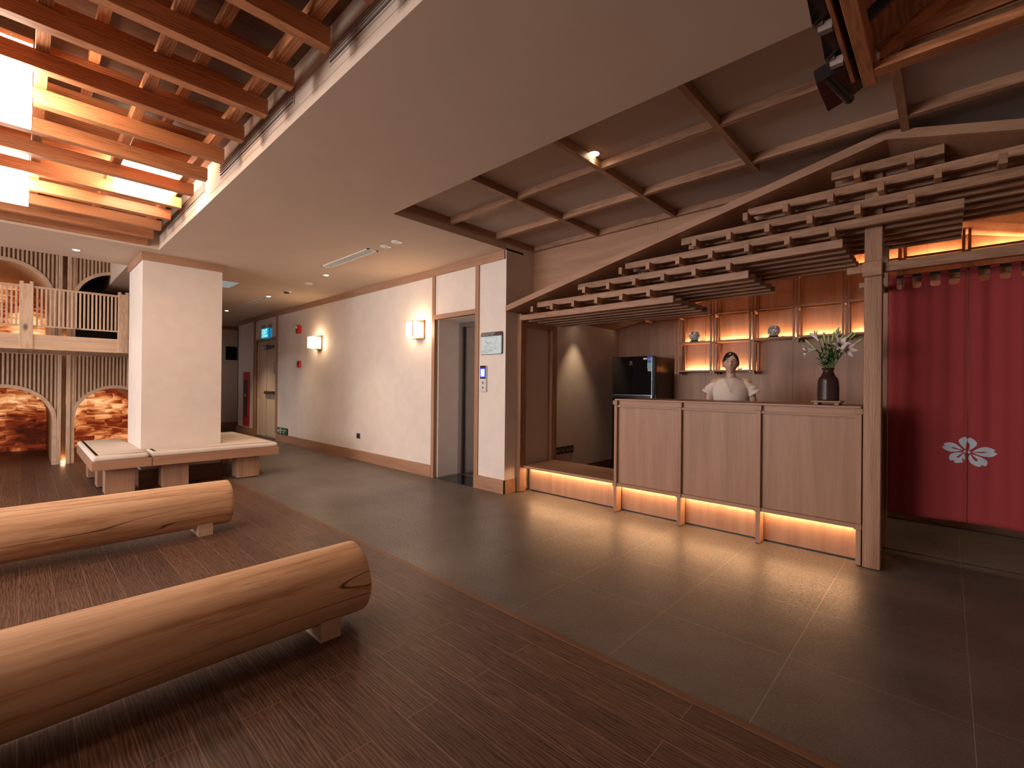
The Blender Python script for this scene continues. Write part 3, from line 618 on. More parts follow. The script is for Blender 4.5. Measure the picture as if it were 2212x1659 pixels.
def cushion(outline, label, z0=0.401, z1=0.462, r=0.02):
    mb = MB(); pts = outline; n = len(pts); rings = []
    cx = sum(p[0] for p in pts)/n; cy = sum(p[1] for p in pts)/n
    area = sum(pts[i][0]*pts[(i+1) % n][1]-pts[(i+1) % n][0]*pts[i][1] for i in range(n)); sg = 1 if area > 0 else -1
    rp = []                                   # rounded corners in plan
    for i in range(n):
        p, a, b_ = Vector(pts[i]), Vector(pts[i-1]), Vector(pts[(i+1) % n]); u = (a-p).normalized(); w = (b_-p).normalized(); q = 0.035
        for k in range(5): s_ = k/4; rp.append(tuple((p+u*q)*(1-s_)**2+p*2*s_*(1-s_)+(p+w*q)*s_**2))
    m = len(rp)
    def inset(dd):
        out = []
        for i in range(m):
            a, p, b_ = Vector(rp[i-1]), Vector(rp[i]), Vector(rp[(i+1) % m]); e = (b_-a).normalized(); out.append((p.x-e.y*dd*sg, p.y+e.x*dd*sg))
        return out
    for dd, z in ((0.012, z0), (0.0, z0+.014), (-0.002, (z0+z1)/2), (0.002, z1-.014), (0.012, z1-.004), (0.03, z1), (0.06, z1+.003)): rings.append([(x, y, z) for x, y in inset(dd)])
    vs = [p for rg in rings for p in rg]; fs = [(k*m+i, k*m+(i+1) % m, (k+1)*m+(i+1) % m, (k+1)*m+i) for k in range(len(rings)-1) for i in range(m)]
    tri = tessellate_polygon([[Vector(p) for p in rings[-1]]]); o_ = (len(rings)-1)*m; fs += [tuple(o_+j for j in t_) for t_ in tri]
    tri = tessellate_polygon([[Vector(p) for p in rings[0]]]); fs += [t_[::-1] for t_ in tri]
    mb.add([(x-cx, y-cy, z-z0) for x, y, z in vs], fs)
    o = obj('seat_cushion', mb, cushm, origin=(cx, cy, z0), autosmooth=50); tag(o, label, 'cushion', 'cream cushions on the pillar benches'); return o
cushion([(-6.86, 0.54), (-6.86, 1.045), (-8.82, 1.0), (-8.82, 0.54)][:2]+[(-8.82, 1.015), (-8.82, 0.54)], 'square-cut cream cushion on the left bench')
cushion([(-6.88, 1.06), (-6.88, 2.49), (-8.84, 2.49), (-8.84, 1.91), (-7.255, 1.91), (-7.255, 1.06)], 'long cream cushion wrapping the right side of the pillar')

# ================================================================== LOGS
def log(xc, zc, r, y1, label, seed):
    t = thing('log_seat', label, 'log', (xc, 0, 0), 'peeled logs laid on wooden blocks')
    rnd = random.Random(seed); n = 72; ys = [y1-0.0, y1-0.004, y1-0.014, y1-0.03]+[y1-0.06-i*0.05 for i in range(52)]
    ins = [0.012, 0.004, 0.001, 0.0]+[0]*52; ph = [rnd.random()*6.28 for _ in range(6)]
    vs = []; fs = []
    for j, y in enumerate(ys):
        for i in range(n):
            a = 2*PI*i/n
            rr = r-ins[j]+0.0028*math.sin(3*a+ph[0]+y*0.7)+0.0018*math.sin(7*a+ph[1]-y*1.3)+0.0022*math.sin(y*4.1+ph[2])*math.sin(2*a+ph[3])
            vs.append((xc+rr*math.cos(a), y, zc+rr*math.sin(a)))
    for j in range(len(ys)-1):
        for i in range(n): fs.append((j*n+i, j*n+(i+1) % n, (j+1)*n+(i+1) % n, (j+1)*n+i))
    fs += [tuple(range(n)), tuple(range((len(ys)-1)*n, len(ys)*n))[::-1]]
    obj('trunk', MB().add(vs, fs), logm, t, autosmooth=50)
    rg = MB(); 
    for k in range(1, 9): 
        pts = [(xc+r*k/9.3*math.cos(a), y1+0.0006, zc+r*k/9.3*math.sin(a)) for a in [2*PI*i/40 for i in range(41)]]; rg.path(pts, 0.0006, 4)
    obj('growth_rings', rg, ced['Y'], t)
    return t
log(-2.41, 0.2275, 0.183, 1.295, 'large peeled log in the left foreground', 3)
log(-4.70, 0.2375, 0.187, 1.283, 'second peeled log behind the foreground log', 5)
def block(x0, x1, y0, y1, xc, zc, r, label):
    pts = [(x0, 0.0), (x1, 0.0), (x1, 0.101)]
    for i in range(9):
        x = x1-0.02-(x1-x0-0.04)*i/8; pts.append((x, min(0.10, zc-math.sqrt(max(0, (r+.002)**2-(x-xc)**2)))))
    pts.append((x0, 0.101))
    q = [(p[0]-xc, p[1]) for p in pts]
    # a saddle block: cross-section in XZ, run along Y
    mb = MB(); n = len(q); tri = tessellate_polygon([[Vector((a, b_, 0)) for a, b_ in q]]); hy = (y1-y0)/2
    vs = [(a, -hy, b_) for a, b_ in q]+[(a, hy, b_) for a, b_ in q]
    mb.add(vs, [tuple(t_) for t_ in tri]+[tuple(i+n for i in t_[::-1]) for t_ in tri]+[(i, (i+1) % n, n+(i+1) % n, n+i) for i in range(n)])
    tag(obj('support_block', mb, pine['X'], origin=(xc, (y0+y1)/2, 0)), label, 'wooden block', 'pale blocks holding up the logs')
block(-2.55, -2.27, 1.036, 1.141, -2.41, 0.2275, 0.183, 'pale wooden block under the foreground log')
block(-4.84, -4.56, 1.028, 1.133, -4.70, 0.2375, 0.187, 'pale wooden block under the second log')

# ================================================================== RECEPTION CANOPY
CX, CZB, CH = -0.303, 2.962, 0.062          # apex X, underside height, board height
zl = lambda x: 2.175+(x+3.83)*(CZB-2.175)/(CX+3.83)
zr = lambda x: CZB-(x-CX)*0.262
cn = thing('gable_canopy', 'low pitched gable roof of pale wood over the reception counter', 'canopy', (CX, 4.0, 2.17))
XR = 2.6
obj('fascia_board', MB().poly([(-3.828, zl(-3.83)), (CX, CZB), (CX, CZB+CH), (-3.828, zl(-3.83)+0.066)], 1, 3.94, 3.985), ven['X'], cn)
obj('fascia_board', MB().poly([(CX, CZB), (XR, zr(XR)), (XR, zr(XR)+CH+.002), (CX, CZB+CH)], 1, 3.94, 3.985), ven['X'], cn)
def roofslab(pts, y0, y1):
    mb = MB(); n = len(pts); vs = []
    for y in (y0, y1):
        for x, z in pts: vs.append((x, y, z))
    return mb.add(vs, [(0, 1, 2, 3), (7, 6, 5, 4)]+[(i, (i+1) % 4, 4+(i+1) % 4, 4+i) for i in range(4)])
obj('roof_board', roofslab([(-3.828, zl(-3.83)+.004), (CX, CZB+.004), (CX, CZB+CH-.004), (-3.828, zl(-3.83)+CH-.004)], 3.985, 6.49), ven['Y'], cn)
obj('roof_board', roofslab([(CX, CZB+.004), (XR, zr(XR)+.004), (XR, zr(XR)+CH-.004), (CX, CZB+CH-.004)], 3.985, 6.49), ven['Y'], cn)
# stepped lattice: tiers of slats along X with battens across
kt = thing('stepped_timber_lattice', 'stepped tiers of timber slats and cross battens hung under the gable', 'lattice', (-1.5, 4.5, 2.07))
PIT = 0.1262
def tier_z(i): return 2.072+PIT*i
LE = [-3.727, -3.457, -2.887, -2.323, -1.758, -1.20, -0.630]
RE = [-1.827, -1.192, -0.558, 0.074, 0.707, 0.36+0.6, -0.020]
RE[4] = 0.72; RE[5] = 1.30
DX = {1: [-3.462+.2846*i for i in range(6)], 2: [-2.756+.2846*i for i in range(6)], 3: [-2.332+.2846*i for i in range(7)],
      4: [-1.617+.2846*i for i in range(6)], 5: [-1.206+.2846*i for i in range(6)], 6: [-0.484, -0.199]}
YS = [4.08, 4.245, 4.41, 4.575, 4.74, 4.885]
for i in range(7):
    z = tier_z(i); h = 0.0622
    tr = obj('tier', B(LE[i], RE[i], YS[0], YS[0]+0.04, z, z+h, c=.0015), oak['X'], kt)
    for y in YS[1:]: obj('slat', B(LE[i], RE[i], y, y+0.034, z, z+h, c=.0015), oak['X'], tr)
    if i+1 in DX:
        for x in DX[i+1]: obj('batten', B(x, x+0.037, 3.97, 4.93, z+h+.0003, z+PIT-.0003, c=.0015), oak['Y'], tr)
# ------------------------------------------------------------------ posts and header beams
def post(name, x0, x1, y0, y1, z1, label):
    cx, cy = (x0+x1)/2, (y0+y1)/2; mb = B(x0-cx, x1-cx, y0-cy, y1-cy, 0.004, z1, c=.003)
    return tag(obj(name, mb, oak['Z'], origin=(cx, cy, 0)), label, 'post')
post('timber_post', -3.828, -3.765, 4.15, 4.255, 2.17, 'front post of the canopy against the cream pier')
post('timber_post', -3.828, -3.765, 4.76, 4.87, 2.07, 'inner post against the cream side wall, behind the low sill')
t = thing('gate_post', 'tall main post between the counter and the red curtain, with a jointed block', 'post', (-0.39, 4.25, 0))
obj('post', B(-0.443, -0.341, 4.20, 4.30, 0.004, 2.86, c=.003), oak['Z'], t)
obj('joint_block', B(-0.452, -0.338, 4.165, 4.335, 2.106, 2.212, c=.006), oak['Y'], t)
obj('shoe', B(-0.44, -0.344, 4.21, 4.29, 0.0, 0.006), black, t)
post('rear_post', -0.443, -0.352, 4.825, 4.885, 2.46, 'darker rear post behind the main post, beside the curtain')
def beam(name, x0, x1, y0, y1, z0, z1, ax, label):
    c0 = ((x0+x1)/2, (y0+y1)/2, z0); return tag(obj(name, MB().box(x0-c0[0], x1-c0[0], y0-c0[1], y1-c0[1], 0, z1-z0, c=.002), oak[ax], origin=c0), label, 'beam')
h1 = beam('header_beam', -0.337, 1.3, 4.222, 4.275, 2.138, 2.203, 'X', 'front header beam crossing above the red curtain')
beam('header_beam', -0.55, -0.4525, 4.222, 4.275, 2.147, 2.197, 'X', 'short stub of the header beam on the left of the main post block')
beam('header_beam', -0.552, 1.3, 4.90, 4.95, 2.157, 2.200, 'X', 'rear header beam seen through the curtain loops')
beam('side_beam', -3.80, -3.765, 4.255, 4.76, 2.02, 2.07, 'Y', 'short side beam joining the two posts on the cream wall')
bm_ = MB().poly([(4.34, 2.06), (4.34, 2.10), (4.82, 2.15), (4.82, 2.07)], 0, -0.40, -0.355)
bm_ = MB(); bm_.box(-0.025, 0.025, -0.24, 0.24, 0, 0.05, c=.002)
tag(obj('link_beam', bm_, oak['Y'], origin=(-0.395, 4.577, 2.08)), 'short beam tying the main post to the rear post', 'beam')

# ------------------------------------------------------------------ counter
ct = thing('reception_counter', 'reception counter of pale veneer panels glowing underneath', 'counter', (-1.48, 4.5, 0))
YF = 4.21
obj('countertop', B(-2.504, -0.455, YF-0.0, 4.78, 1.152, 1.169, c=.002), ven['X'], ct)
PX = [(-2.508, -2.476), (-1.832, -1.799), (-1.159, -1.125), (-0.484, -0.452)]
for i, (a, b_) in enumerate(PX):
    obj('leg', B(a, b_, YF, YF+0.105, 0.006, 0.262, c=.002), ven['Z'], ct)
    lg = obj('upright', B(a, b_, YF+.001, YF+.05, 0.304, 1.108, c=.002), ven['Z'], ct)
    obj('joint_block', B(a-.010, b_+.008, YF-.012, YF+.06, 1.108, 1.151, c=.002), ven['Z'], ct)
    obj('joint_block', B(a-.010, b_+.004, YF-.010, YF+.06, 0.265, 0.305, c=.002), ven['Z'], ct)
for (a, b_) in ((PX[0][1], PX[1][0]), (PX[1][1], PX[2][0]), (PX[2][1], PX[3][0])):
    obj('front_panel', B(a, b_, YF+.032, YF+.045, 0.300, 1.09), ven['Z'], ct)
    obj('top_panel', B(a, b_, YF+.020, YF+.045, 1.09, 1.152), ven['X'], ct)
    obj('rail', B(a, b_, YF+.008, YF+.045, 1.084, 1.104, c=.0015), ven['X'], ct)
    obj('rail', B(a, b_, YF+.002, YF+.06, 0.270, 0.302, c=.0015), ven['X'], ct)
    tp = obj('toe_panel', B(a, b_, 4.325, 4.34, 0.016, 0.30), ven['Z'], ct)
    obj('base_gap', B(a, b_, 4.328, 4.34, 0.0, 0.016), black, tp)
    obj('led_strip', B(a+.004, b_-.004, 4.296, 4.304, 0.2650, 0.2690), ledm, ct)
obj('under_board', B(-2.50, -0.455, 4.27, 4.76, 0.270, 0.285), ven['X'], ct)
obj('back_board', B(-2.50, -0.455, 4.745, 4.76, 0.0, 1.152), ven['X'], ct)
obj('end_board', B(-2.505, -2.49, YF+.05, 4.76, 0.29, 1.152), ven['Z'], ct)
# low sill joining the counter to the side wall
sl = thing('low_sill', 'low wooden sill between the counter and the wall, lit from beneath', 'ledge', (-3.13, 4.5, 0))
obj('sill_board', B(-3.76, -2.512, YF+.002, 4.83, 0.290, 0.320, c=.002), ven['X'], sl)
obj('toe_panel', B(-3.742, -2.512, 4.325, 4.34, 0.016, 0.289), ven['Z'], sl)
obj('base_gap', B(-3.742, -2.512, 4.328, 4.34, 0.0, 0.016), black, sl)
obj('side_panel', B(-3.764, -3.744, 4.325, 4.80, 0.0, 0.289), plain('brass_edge', (0.25, 0.17, 0.08), 0.5), sl)
obj('led_strip', B(-3.735, -2.52, 4.296, 4.304, 0.285, 0.289), ledm, sl)
obj('back_board', B(-3.76, -2.512, 4.80, 4.82, 0.0, 0.289), ven['X'], sl)
# raised dark floor behind the sill
struct('floor_reception', B(-3.81, 4, 4.84, 6.5, 0.0, 0.004), dkw['X'])

# ------------------------------------------------------------------ sockets on the side wall
for i in range(4):
    y = 4.975+i*0.105; o = thing('power_socket', ('nearest', 'second nearest', 'third nearest', 'farthest')[i]+' of the four dark sockets low on the side wall', 'socket', (-3.83, y, 0.36), 'row of four dark sockets')
    obj('plate', B(-3.83, -3.818, y-.042, y+.042, 0.365, 0.465, c=.002), dgrey, o)
    obj('pins', B(-3.8185, -3.817, y-.02, y-.012, 0.40, 0.43).box(-3.8185, -3.817, y+.006, y+.014, 0.40, 0.43), inkw, o)

# ------------------------------------------------------------------ wall shelves
sh = thing('wall_shelf_frame', 'frame of thin paired uprights and lit shelves on the wood wall', 'shelves', (-1.3, 6.3, 1.47))
YS0, YS1 = 6.25, 6.46
st = [-2.77+.4785*i for i in range(9)]
for i, u in enumerate(st):
    zb = 1.47 if i < 3 else 1.852
    for a in (u, u+.041):
        obj('upright', B(a, a+.0205, YS0, YS0+.021, zb, 2.92 if i > 0 else 2.42), oak['Z'], sh)
        obj('upright', B(a, a+.0205, YS1, YS1+.021, zb, 2.92 if i > 0 else 2.42), oak['Z'], sh)
    for z in ((1.495, 1.885, 2.255, 2.64) if i < 3 else (1.885, 2.255, 2.64)):
        if z > 2.5 and i < 2: continue
        obj('bracket_arm', B(u+.0205, u+.041, YS0-.006, 6.498, z-.012, z+.012), oak['Y'], sh)
for u in (-3.25, -3.73):
    obj('bracket_arm', B(u+.0205, u+.041, YS0-.006, 6.498, 2.243, 2.267), oak['Y'], sh)
def shelf(x0, x1, z):
    s = obj('shelf', B(x0, x1, YS0+.004, 6.46, z-.022, z, c=.001), oak['X'], sh)
    obj('led_strip', B(x0+.01, x1-.01, 6.462, 6.468, z-.012, z-.006), shled, s); obj('led_light_block', B(x0, x1, 6.46, 6.4995, z-.022, z-.014), oak['X'], s)  # thin board added under the strip to block its downward light
shled = emit('shelf_led', (1.0, 0.58, 0.28), 330)
for i in range(8):
    a, b_ = st[i]+.062, st[i+1]
    if i < 2: shelf(a, b_, 1.525)
    shelf(a, b_, 1.915)
    if i > 0: shelf(a, b_, 2.668)
    for y in (YS0, YS1): obj('rail', B(a, b_, y, y+.02, 2.262, 2.282), oak['X'], sh)
for a, b_ in ((-3.69, -3.23), (-3.188, -2.77)):
    for y in (YS0, YS1): obj('rail', B(a, b_, y, y+.02, 2.262, 2.282), oak['X'], sh)
# ornaments on the shelves
def globe(x, z, label):
    t = thing('glass_globe', label, 'ornament', (x, 6.34, z), 'speckled glass globes on the lit shelf')
    obj('base', MB().lathe((x, 6.34, z), [(0.062, 0), (0.066, 0.006), (0.055, 0.014), (0.052, 0.018)], 28), blackgloss, t, autosmooth=40)
    pr = [(0.048, 0.016)]+[(0.074*math.sin(a)*1.0, 0.083-0.066*math.cos(a)) for a in [0.75+0.17*i for i in range(10)]]+[(0.05, 0.138), (0.046, 0.1385)]
    obj('shade', MB().lathe((x, 6.34, z), pr, 32), globem, t, smooth=True)
    cr = MB(); rnd = random.Random(int(x*100))
    for k in range(90):
        a = rnd.random()*2*PI; u = rnd.uniform(-.8, .9); cr.ball((x+.0745*math.cos(a)*math.sqrt(1-u*u), 6.34+.0745*math.sin(a)*math.sqrt(1-u*u), z+.083+.066*u), .0028, n=6, m=4)
    obj('speckles', cr, sparkm, t)['kind'] = 'stuff'
globem = plain('speckled_glass', (0.40, 0.385, 0.36), 0.3, bump=0.5, bs=300, var=0.2)
sparkm = emit('lit_speck', (1.0, 0.85, 0.65), 1.0)
globe(-2.53, 1.916, 'speckled grey glass globe on the left of the lit shelf')
globe(-1.555, 1.916, 'speckled grey glass globe on the lit shelf right of the woman')
glitter = plain('crystal', (0.85, 0.62, 0.45), 0.15, var=0.1)
def crystal(x, z, label, s=1):
    mb = MB(); rnd = random.Random(int(x*50))
    for k in range(9):
        a = k*0.7; p = Vector((0.012*math.cos(a)*s, 0.010*math.sin(a)*s, 0)); q = p*1.9+Vector((0, 0, (0.018+0.02*rnd.random())*s)); mb.tube(p, q, .004*s, .0005, 5)
    tag(obj('crystal_ornament', mb, glitter, origin=(x, 6.33, z)), label, 'ornament')
crystal(-2.415, 1.916, 'small bright crystal ornament right of the left globe', 1.6)
crystal(-1.94, 1.526, 'small bright ornament on the low shelf behind the woman', 1.3)
crystal(-1.455, 1.916, 'tiny bright ornament right of the second globe', .7)

# ------------------------------------------------------------------ fridge
fr = thing('refrigerator', 'tall glossy black refrigerator with energy stickers behind the counter', 'refrigerator', (-3.20, 6.15, 0))
sideg = plain('dark_metal_side', (0.050, 0.042, 0.036), 0.28, 0.6, bump=0.1, bs=500)
fx0, fx1, fy0 = -3.545, -2.885, 5.885
obj('body', B(fx0, fx1, fy0+.05, 6.45, 0.02, 1.705, c=.008), sideg, fr)
dU = obj('upper_door', B(fx0, fx1, fy0, fy0+.045, 1.185, 1.717, c=.008), blackgloss, fr)
dL = obj('lower_door', B(fx0, fx1, fy0, fy0+.045, 0.03, 1.135, c=.008), blackgloss, fr)
obj('handle_strip', B(fx0+.04, fx1-.03, fy0-.004, fy0+.01, 1.172, 1.180).box(fx1-.045, fx1-.038, fy0-.004, fy0+.002, 1.18, 1.70).box(fx1-.065, fx1-.03, fy0-.002, fy0+.02, 1.137, 1.17, c=.006), plain('bluish_chrome', (0.36, 0.46, 0.56), 0.25, 0.6), fr)
sb = obj('energy_sticker', B(-2.995, -2.925, fy0-.0012, fy0, 1.630, 1.712), plain('blue_sticker', (0.015, 0.05, 0.55), 0.4), dU)
text('lettering', '10', 0.045, (-2.984, fy0-.0016, 1.655), RY, inkw, dU)
obj('energy_sticker', B(-2.995, -2.93, fy0-.0012, fy0, 1.545, 1.627), plain('teal_sticker', (0.18, 0.45, 0.46), 0.4), dU)
obj('energy_sticker', B(-2.988, -2.93, fy0-.0012, fy0, 1.507, 1.543), plain('grey_sticker', (0.42, 0.40, 0.40), 0.4), dU)
obj('warranty_sticker', B(-3.055, -2.998, fy0-.0012, fy0, 1.668, 1.692), inkw, dU)
lg = MB(); seg(lg, [(-3.262, 1.648), (-3.262, 1.617), (-3.228, 1.617), (-3.228, 1.648), (-3.262, 1.648)], .003, fy0-.0012, fy0); seg(lg, [(-3.253, 1.64), (-3.237, 1.64), (-3.237, 1.625), (-3.253, 1.625)], .003, fy0-.0012, fy0)
obj('emblem', lg, steel, dU); text('lettering', 'Electrolux', 0.016, (-3.245, fy0-.0012, 1.597), RY, steel, dU, align='CENTER')

# ------------------------------------------------------------------ vase, tray
ty = thing('wooden_tray_stand', 'small slatted wooden stand under the vase', 'tray', (-0.68, 4.36, 1.17))
for k in range(3): obj('top_board', B(-0.782, -0.588, 4.275+k*.057, 4.275+k*.057+.053, 1.188, 1.202, c=.002), dkw['X'] if False else oak['X'], ty)
for x in (-0.765, -0.63): obj('foot', B(x, x+.028, 4.285, 4.435, 1.1695, 1.1878, c=.002), oak['Y'], ty)
prof = [(0.066, 0.0), (0.072, 0.004)]
for i in range(60):
    s_ = i/59; z = 0.006+0.19*s_
    r = 0.0735 if s_ < .45 else 0.0735-0.012*((s_-.45)/.55)**2-0.0
    if s_ > .8: r -= 0.016*((s_-.8)/.2)**1.6
    prof.append((r+0.0012*math.sin(i*PI*0.66), z))
prof += [(0.040, 0.212), (0.0345, 0.226), (0.034, 0.234), (0.040, 0.246), (0.0465, 0.254), (0.045, 0.2555), (0.036, 0.247), (0.030, 0.235), (0.030, 0.20)]
va = thing('ribbed_vase', 'dark brown ribbed ceramic vase on the counter', 'vase', (-0.683, 4.36, 1.203))
obj('body', MB().lathe((-0.683, 4.36, 1.203), prof, 48), plain('brown_ceramic', (0.045, 0.022, 0.018), 0.24, var=0.2), va, autosmooth=60)
# ------------------------------------------------------------------ lilies
petm = plain('lily_petal', (0.80, 0.73, 0.67), 0.5, var=0.04); budm = plain('lily_bud', (0.42, 0.50, 0.20), 0.5, var=0.2)
leafm = plain('lily_leaf', (0.035, 0.085, 0.022), 0.4, var=0.35); stemm = plain('lily_stem', (0.10, 0.19, 0.06), 0.5); stam = plain('stamen', (0.45, 0.18, 0.05), 0.7)
def frame(d):
    d = d.normalized(); u = d.orthogonal().normalized(); return d, u, d.cross(u)
def blade(mb, p0, d, side, L, w, curl, nseg=9, fold=0.25):
    """a leaf or petal: starts at p0, grows along d, bends towards `side`"""
    d = d.normalized(); side = side.normalized(); q = d.cross(side).normalized(); vs = []; fs = []; p = p0.copy(); cd = d.copy()
    for i in range(nseg+1):
        s_ = i/nseg; ww = w*math.sin(PI*min(1, s_*0.93+.07))**0.75*(1-0.2*s_)
        a = curl*s_*s_; cd = (d*math.cos(a)+side*math.sin(a)); nn = (side*math.cos(a)-d*math.sin(a))
        for k in (-1, 0, 1): vs.append(p+q*ww*k*0.5+nn*(-fold*ww*(1-abs(k))))
        p = p+cd*(L/nseg)
    for i in range(nseg):
        for k in (0, 1): a = i*3+k; fs.append((a, a+1, a+4, a+3))
    mb.add(vs, fs)
def lily(tip, kind, label, base=(-0.683, 4.36, 1.43), leaves=3, size=1.0, d=None):
    tip = Vector(tip); base = Vector(base)+Vector(((tip.x+.683)*.10, (tip.y-4.36)*.10, 0)); rnd = random.Random(int(tip.x*997)+int(tip.z*313))
    t = thing('lily_stem', label, 'flower', tuple(base), 'white lilies in the brown vase')
    out = Vector((tip.x-base.x, tip.y-base.y, 0)); ctrl = base+Vector((out.x*.3, out.y*.3, (tip.z-base.z)*.62))
    pts = [(base*(1-s_)**2+ctrl*2*s_*(1-s_)+tip*s_*s_) for s_ in [i/9 for i in range(10)]]
    hd = (d or (pts[-1]-pts[-2])).normalized()
    flen = 0.088*size; neck = tip-hd*flen*.95 if kind == 'flower' else tip-hd*0.075*size
    pts = [(base*(1-s_)**2+ctrl*2*s_*(1-s_)+neck*s_*s_) for s_ in [i/9 for i in range(10)]]
    obj('stem', MB().path(pts, 0.0026, 7), stemm, t, smooth=True)
    lb = MB()
    for k in range(leaves):
        s_ = 0.12+0.55*(k+rnd.random())/max(1, leaves); p = base*(1-s_)**2+ctrl*2*s_*(1-s_)+neck*s_*s_
        a = rnd.random()*2*PI; sd = Vector((math.cos(a), math.sin(a)*.8, .0)); blade(lb, p, (sd*1.0+Vector((0, 0, .75))), Vector((sd.x, sd.y, -1.0)), 0.062+.03*rnd.random(), 0.016, 0.9)
    if leaves: obj('leaves', lb, leafm, t, smooth=True)
    f, u, w = frame(hd)
    if kind == 'bud':
        L = 0.085*size; vs = []; fs = []; n = 10
        for j in range(11):
            s_ = j/10; r = 0.0098*size*math.sin(PI*(0.06+0.92*s_)**1.25)**0.8*(1+.0); c_ = neck+f*L*s_
            for i in range(n):
                a = 2*PI*i/n; rr = r*(1+0.12*math.cos(3*a)); vs.append(c_+(u*math.cos(a)+w*math.sin(a))*rr)
        for j in range(10):
            for i in range(n): fs.append((j*n+i, j*n+(i+1) % n, (j+1)*n+(i+1) % n, (j+1)*n+i))
        fs += [tuple(range(n))[::-1], tuple(range(10*n, 11*n))]
        obj('bud', MB().add(vs, fs), budm, t, smooth=True)
    else:
        tb = MB(); vs = []; fs = []; n = 12
        for j in range(6):
            s_ = j/5; r = 0.004+0.014*size*s_**1.5; c_ = neck+f*flen*.62*s_
            for i in range(n): a = 2*PI*i/n; vs.append(c_+(u*math.cos(a)+w*math.sin(a))*r)
        for j in range(5):
            for i in range(n): fs.append((j*n+i, j*n+(i+1) % n, (j+1)*n+(i+1) % n, (j+1)*n+i))
        obj('throat', MB().add(vs, fs), petm, t, smooth=True)
        for k in range(6):
            a = k*PI/3+.3; sd = u*math.cos(a)+w*math.sin(a); pm = MB()
            blade(pm, neck+f*flen*.5+sd*.011*size, f+sd*.30, sd, 0.066*size, 0.030*size*(1 if k % 2 else .8), 1.55+.2*rnd.random(), 10, .22)
            obj('petal', pm, petm, t, smooth=True)
        sm = MB()
        for k in range(5): a = k*1.257; sm.tube(neck+f*flen*.5, neck+f*flen*1.12+(u*math.cos(a)+w*math.sin(a))*.010, .0008, n=5); sm.ball(tuple(neck+f*flen*1.13+(u*math.cos(a)+w*math.sin(a))*.010), .0028, n=6, m=4)
        obj('stamens', sm, stam, t)
lily((-0.835, 4.33, 1.600), 'flower', 'open white lily leaning far left, facing down', d=Vector((-1, -.35, -.10)), size=1.0)
lily((-0.785, 4.38, 1.735), 'flower', 'white lily at the upper left, facing up and away', d=Vector((-.55, .2, .9)), size=.85)
lily((-0.590, 4.29, 1.640), 'flower', 'open white lily at the right, facing the front', d=Vector((.35, -1, .12)), size=1.15)
lily((-0.540, 4.28, 1.590), 'flower', 'lowest open white lily at the far right', d=Vector((.75, -.8, -.22)), size=1.2)
lily((-0.622, 4.40, 1.745), 'flower', 'half open pale lily at the top right', d=Vector((.3, .1, 1)), size=.6, leaves=2)
for i, (x, z, l) in enumerate([(-0.828, 1.684, 'green lily bud pointing left above the left bloom'), (-0.712, 1.735, 'upright green lily bud left of the middle'), (-0.684, 1.722, 'upright green lily bud in the middle'),
      (-0.652, 1.740, 'green lily bud leaning right beside the middle one'), (-0.615, 1.765, 'tallest green lily bud'), (-0.590, 1.702, 'pale lily bud leaning right in front'),
      (-0.550, 1.712, 'left one of the three green buds at the right'), (-0.528, 1.722, 'middle one of the three green buds at the right'), (-0.505, 1.722, 'right one of the three green buds at the right'), (-0.470, 1.675, 'green lily bud farthest to the right'),
      (-0.735, 1.700, 'short green lily bud under the upper left bloom'), (-0.80, 1.655, 'pale green lily bud beside the left bloom')]):
    lily((x, 4.36+((i*37) % 7-3)*.012, z), 'bud', l, leaves=4 if i % 2 else 3, size=1.0)

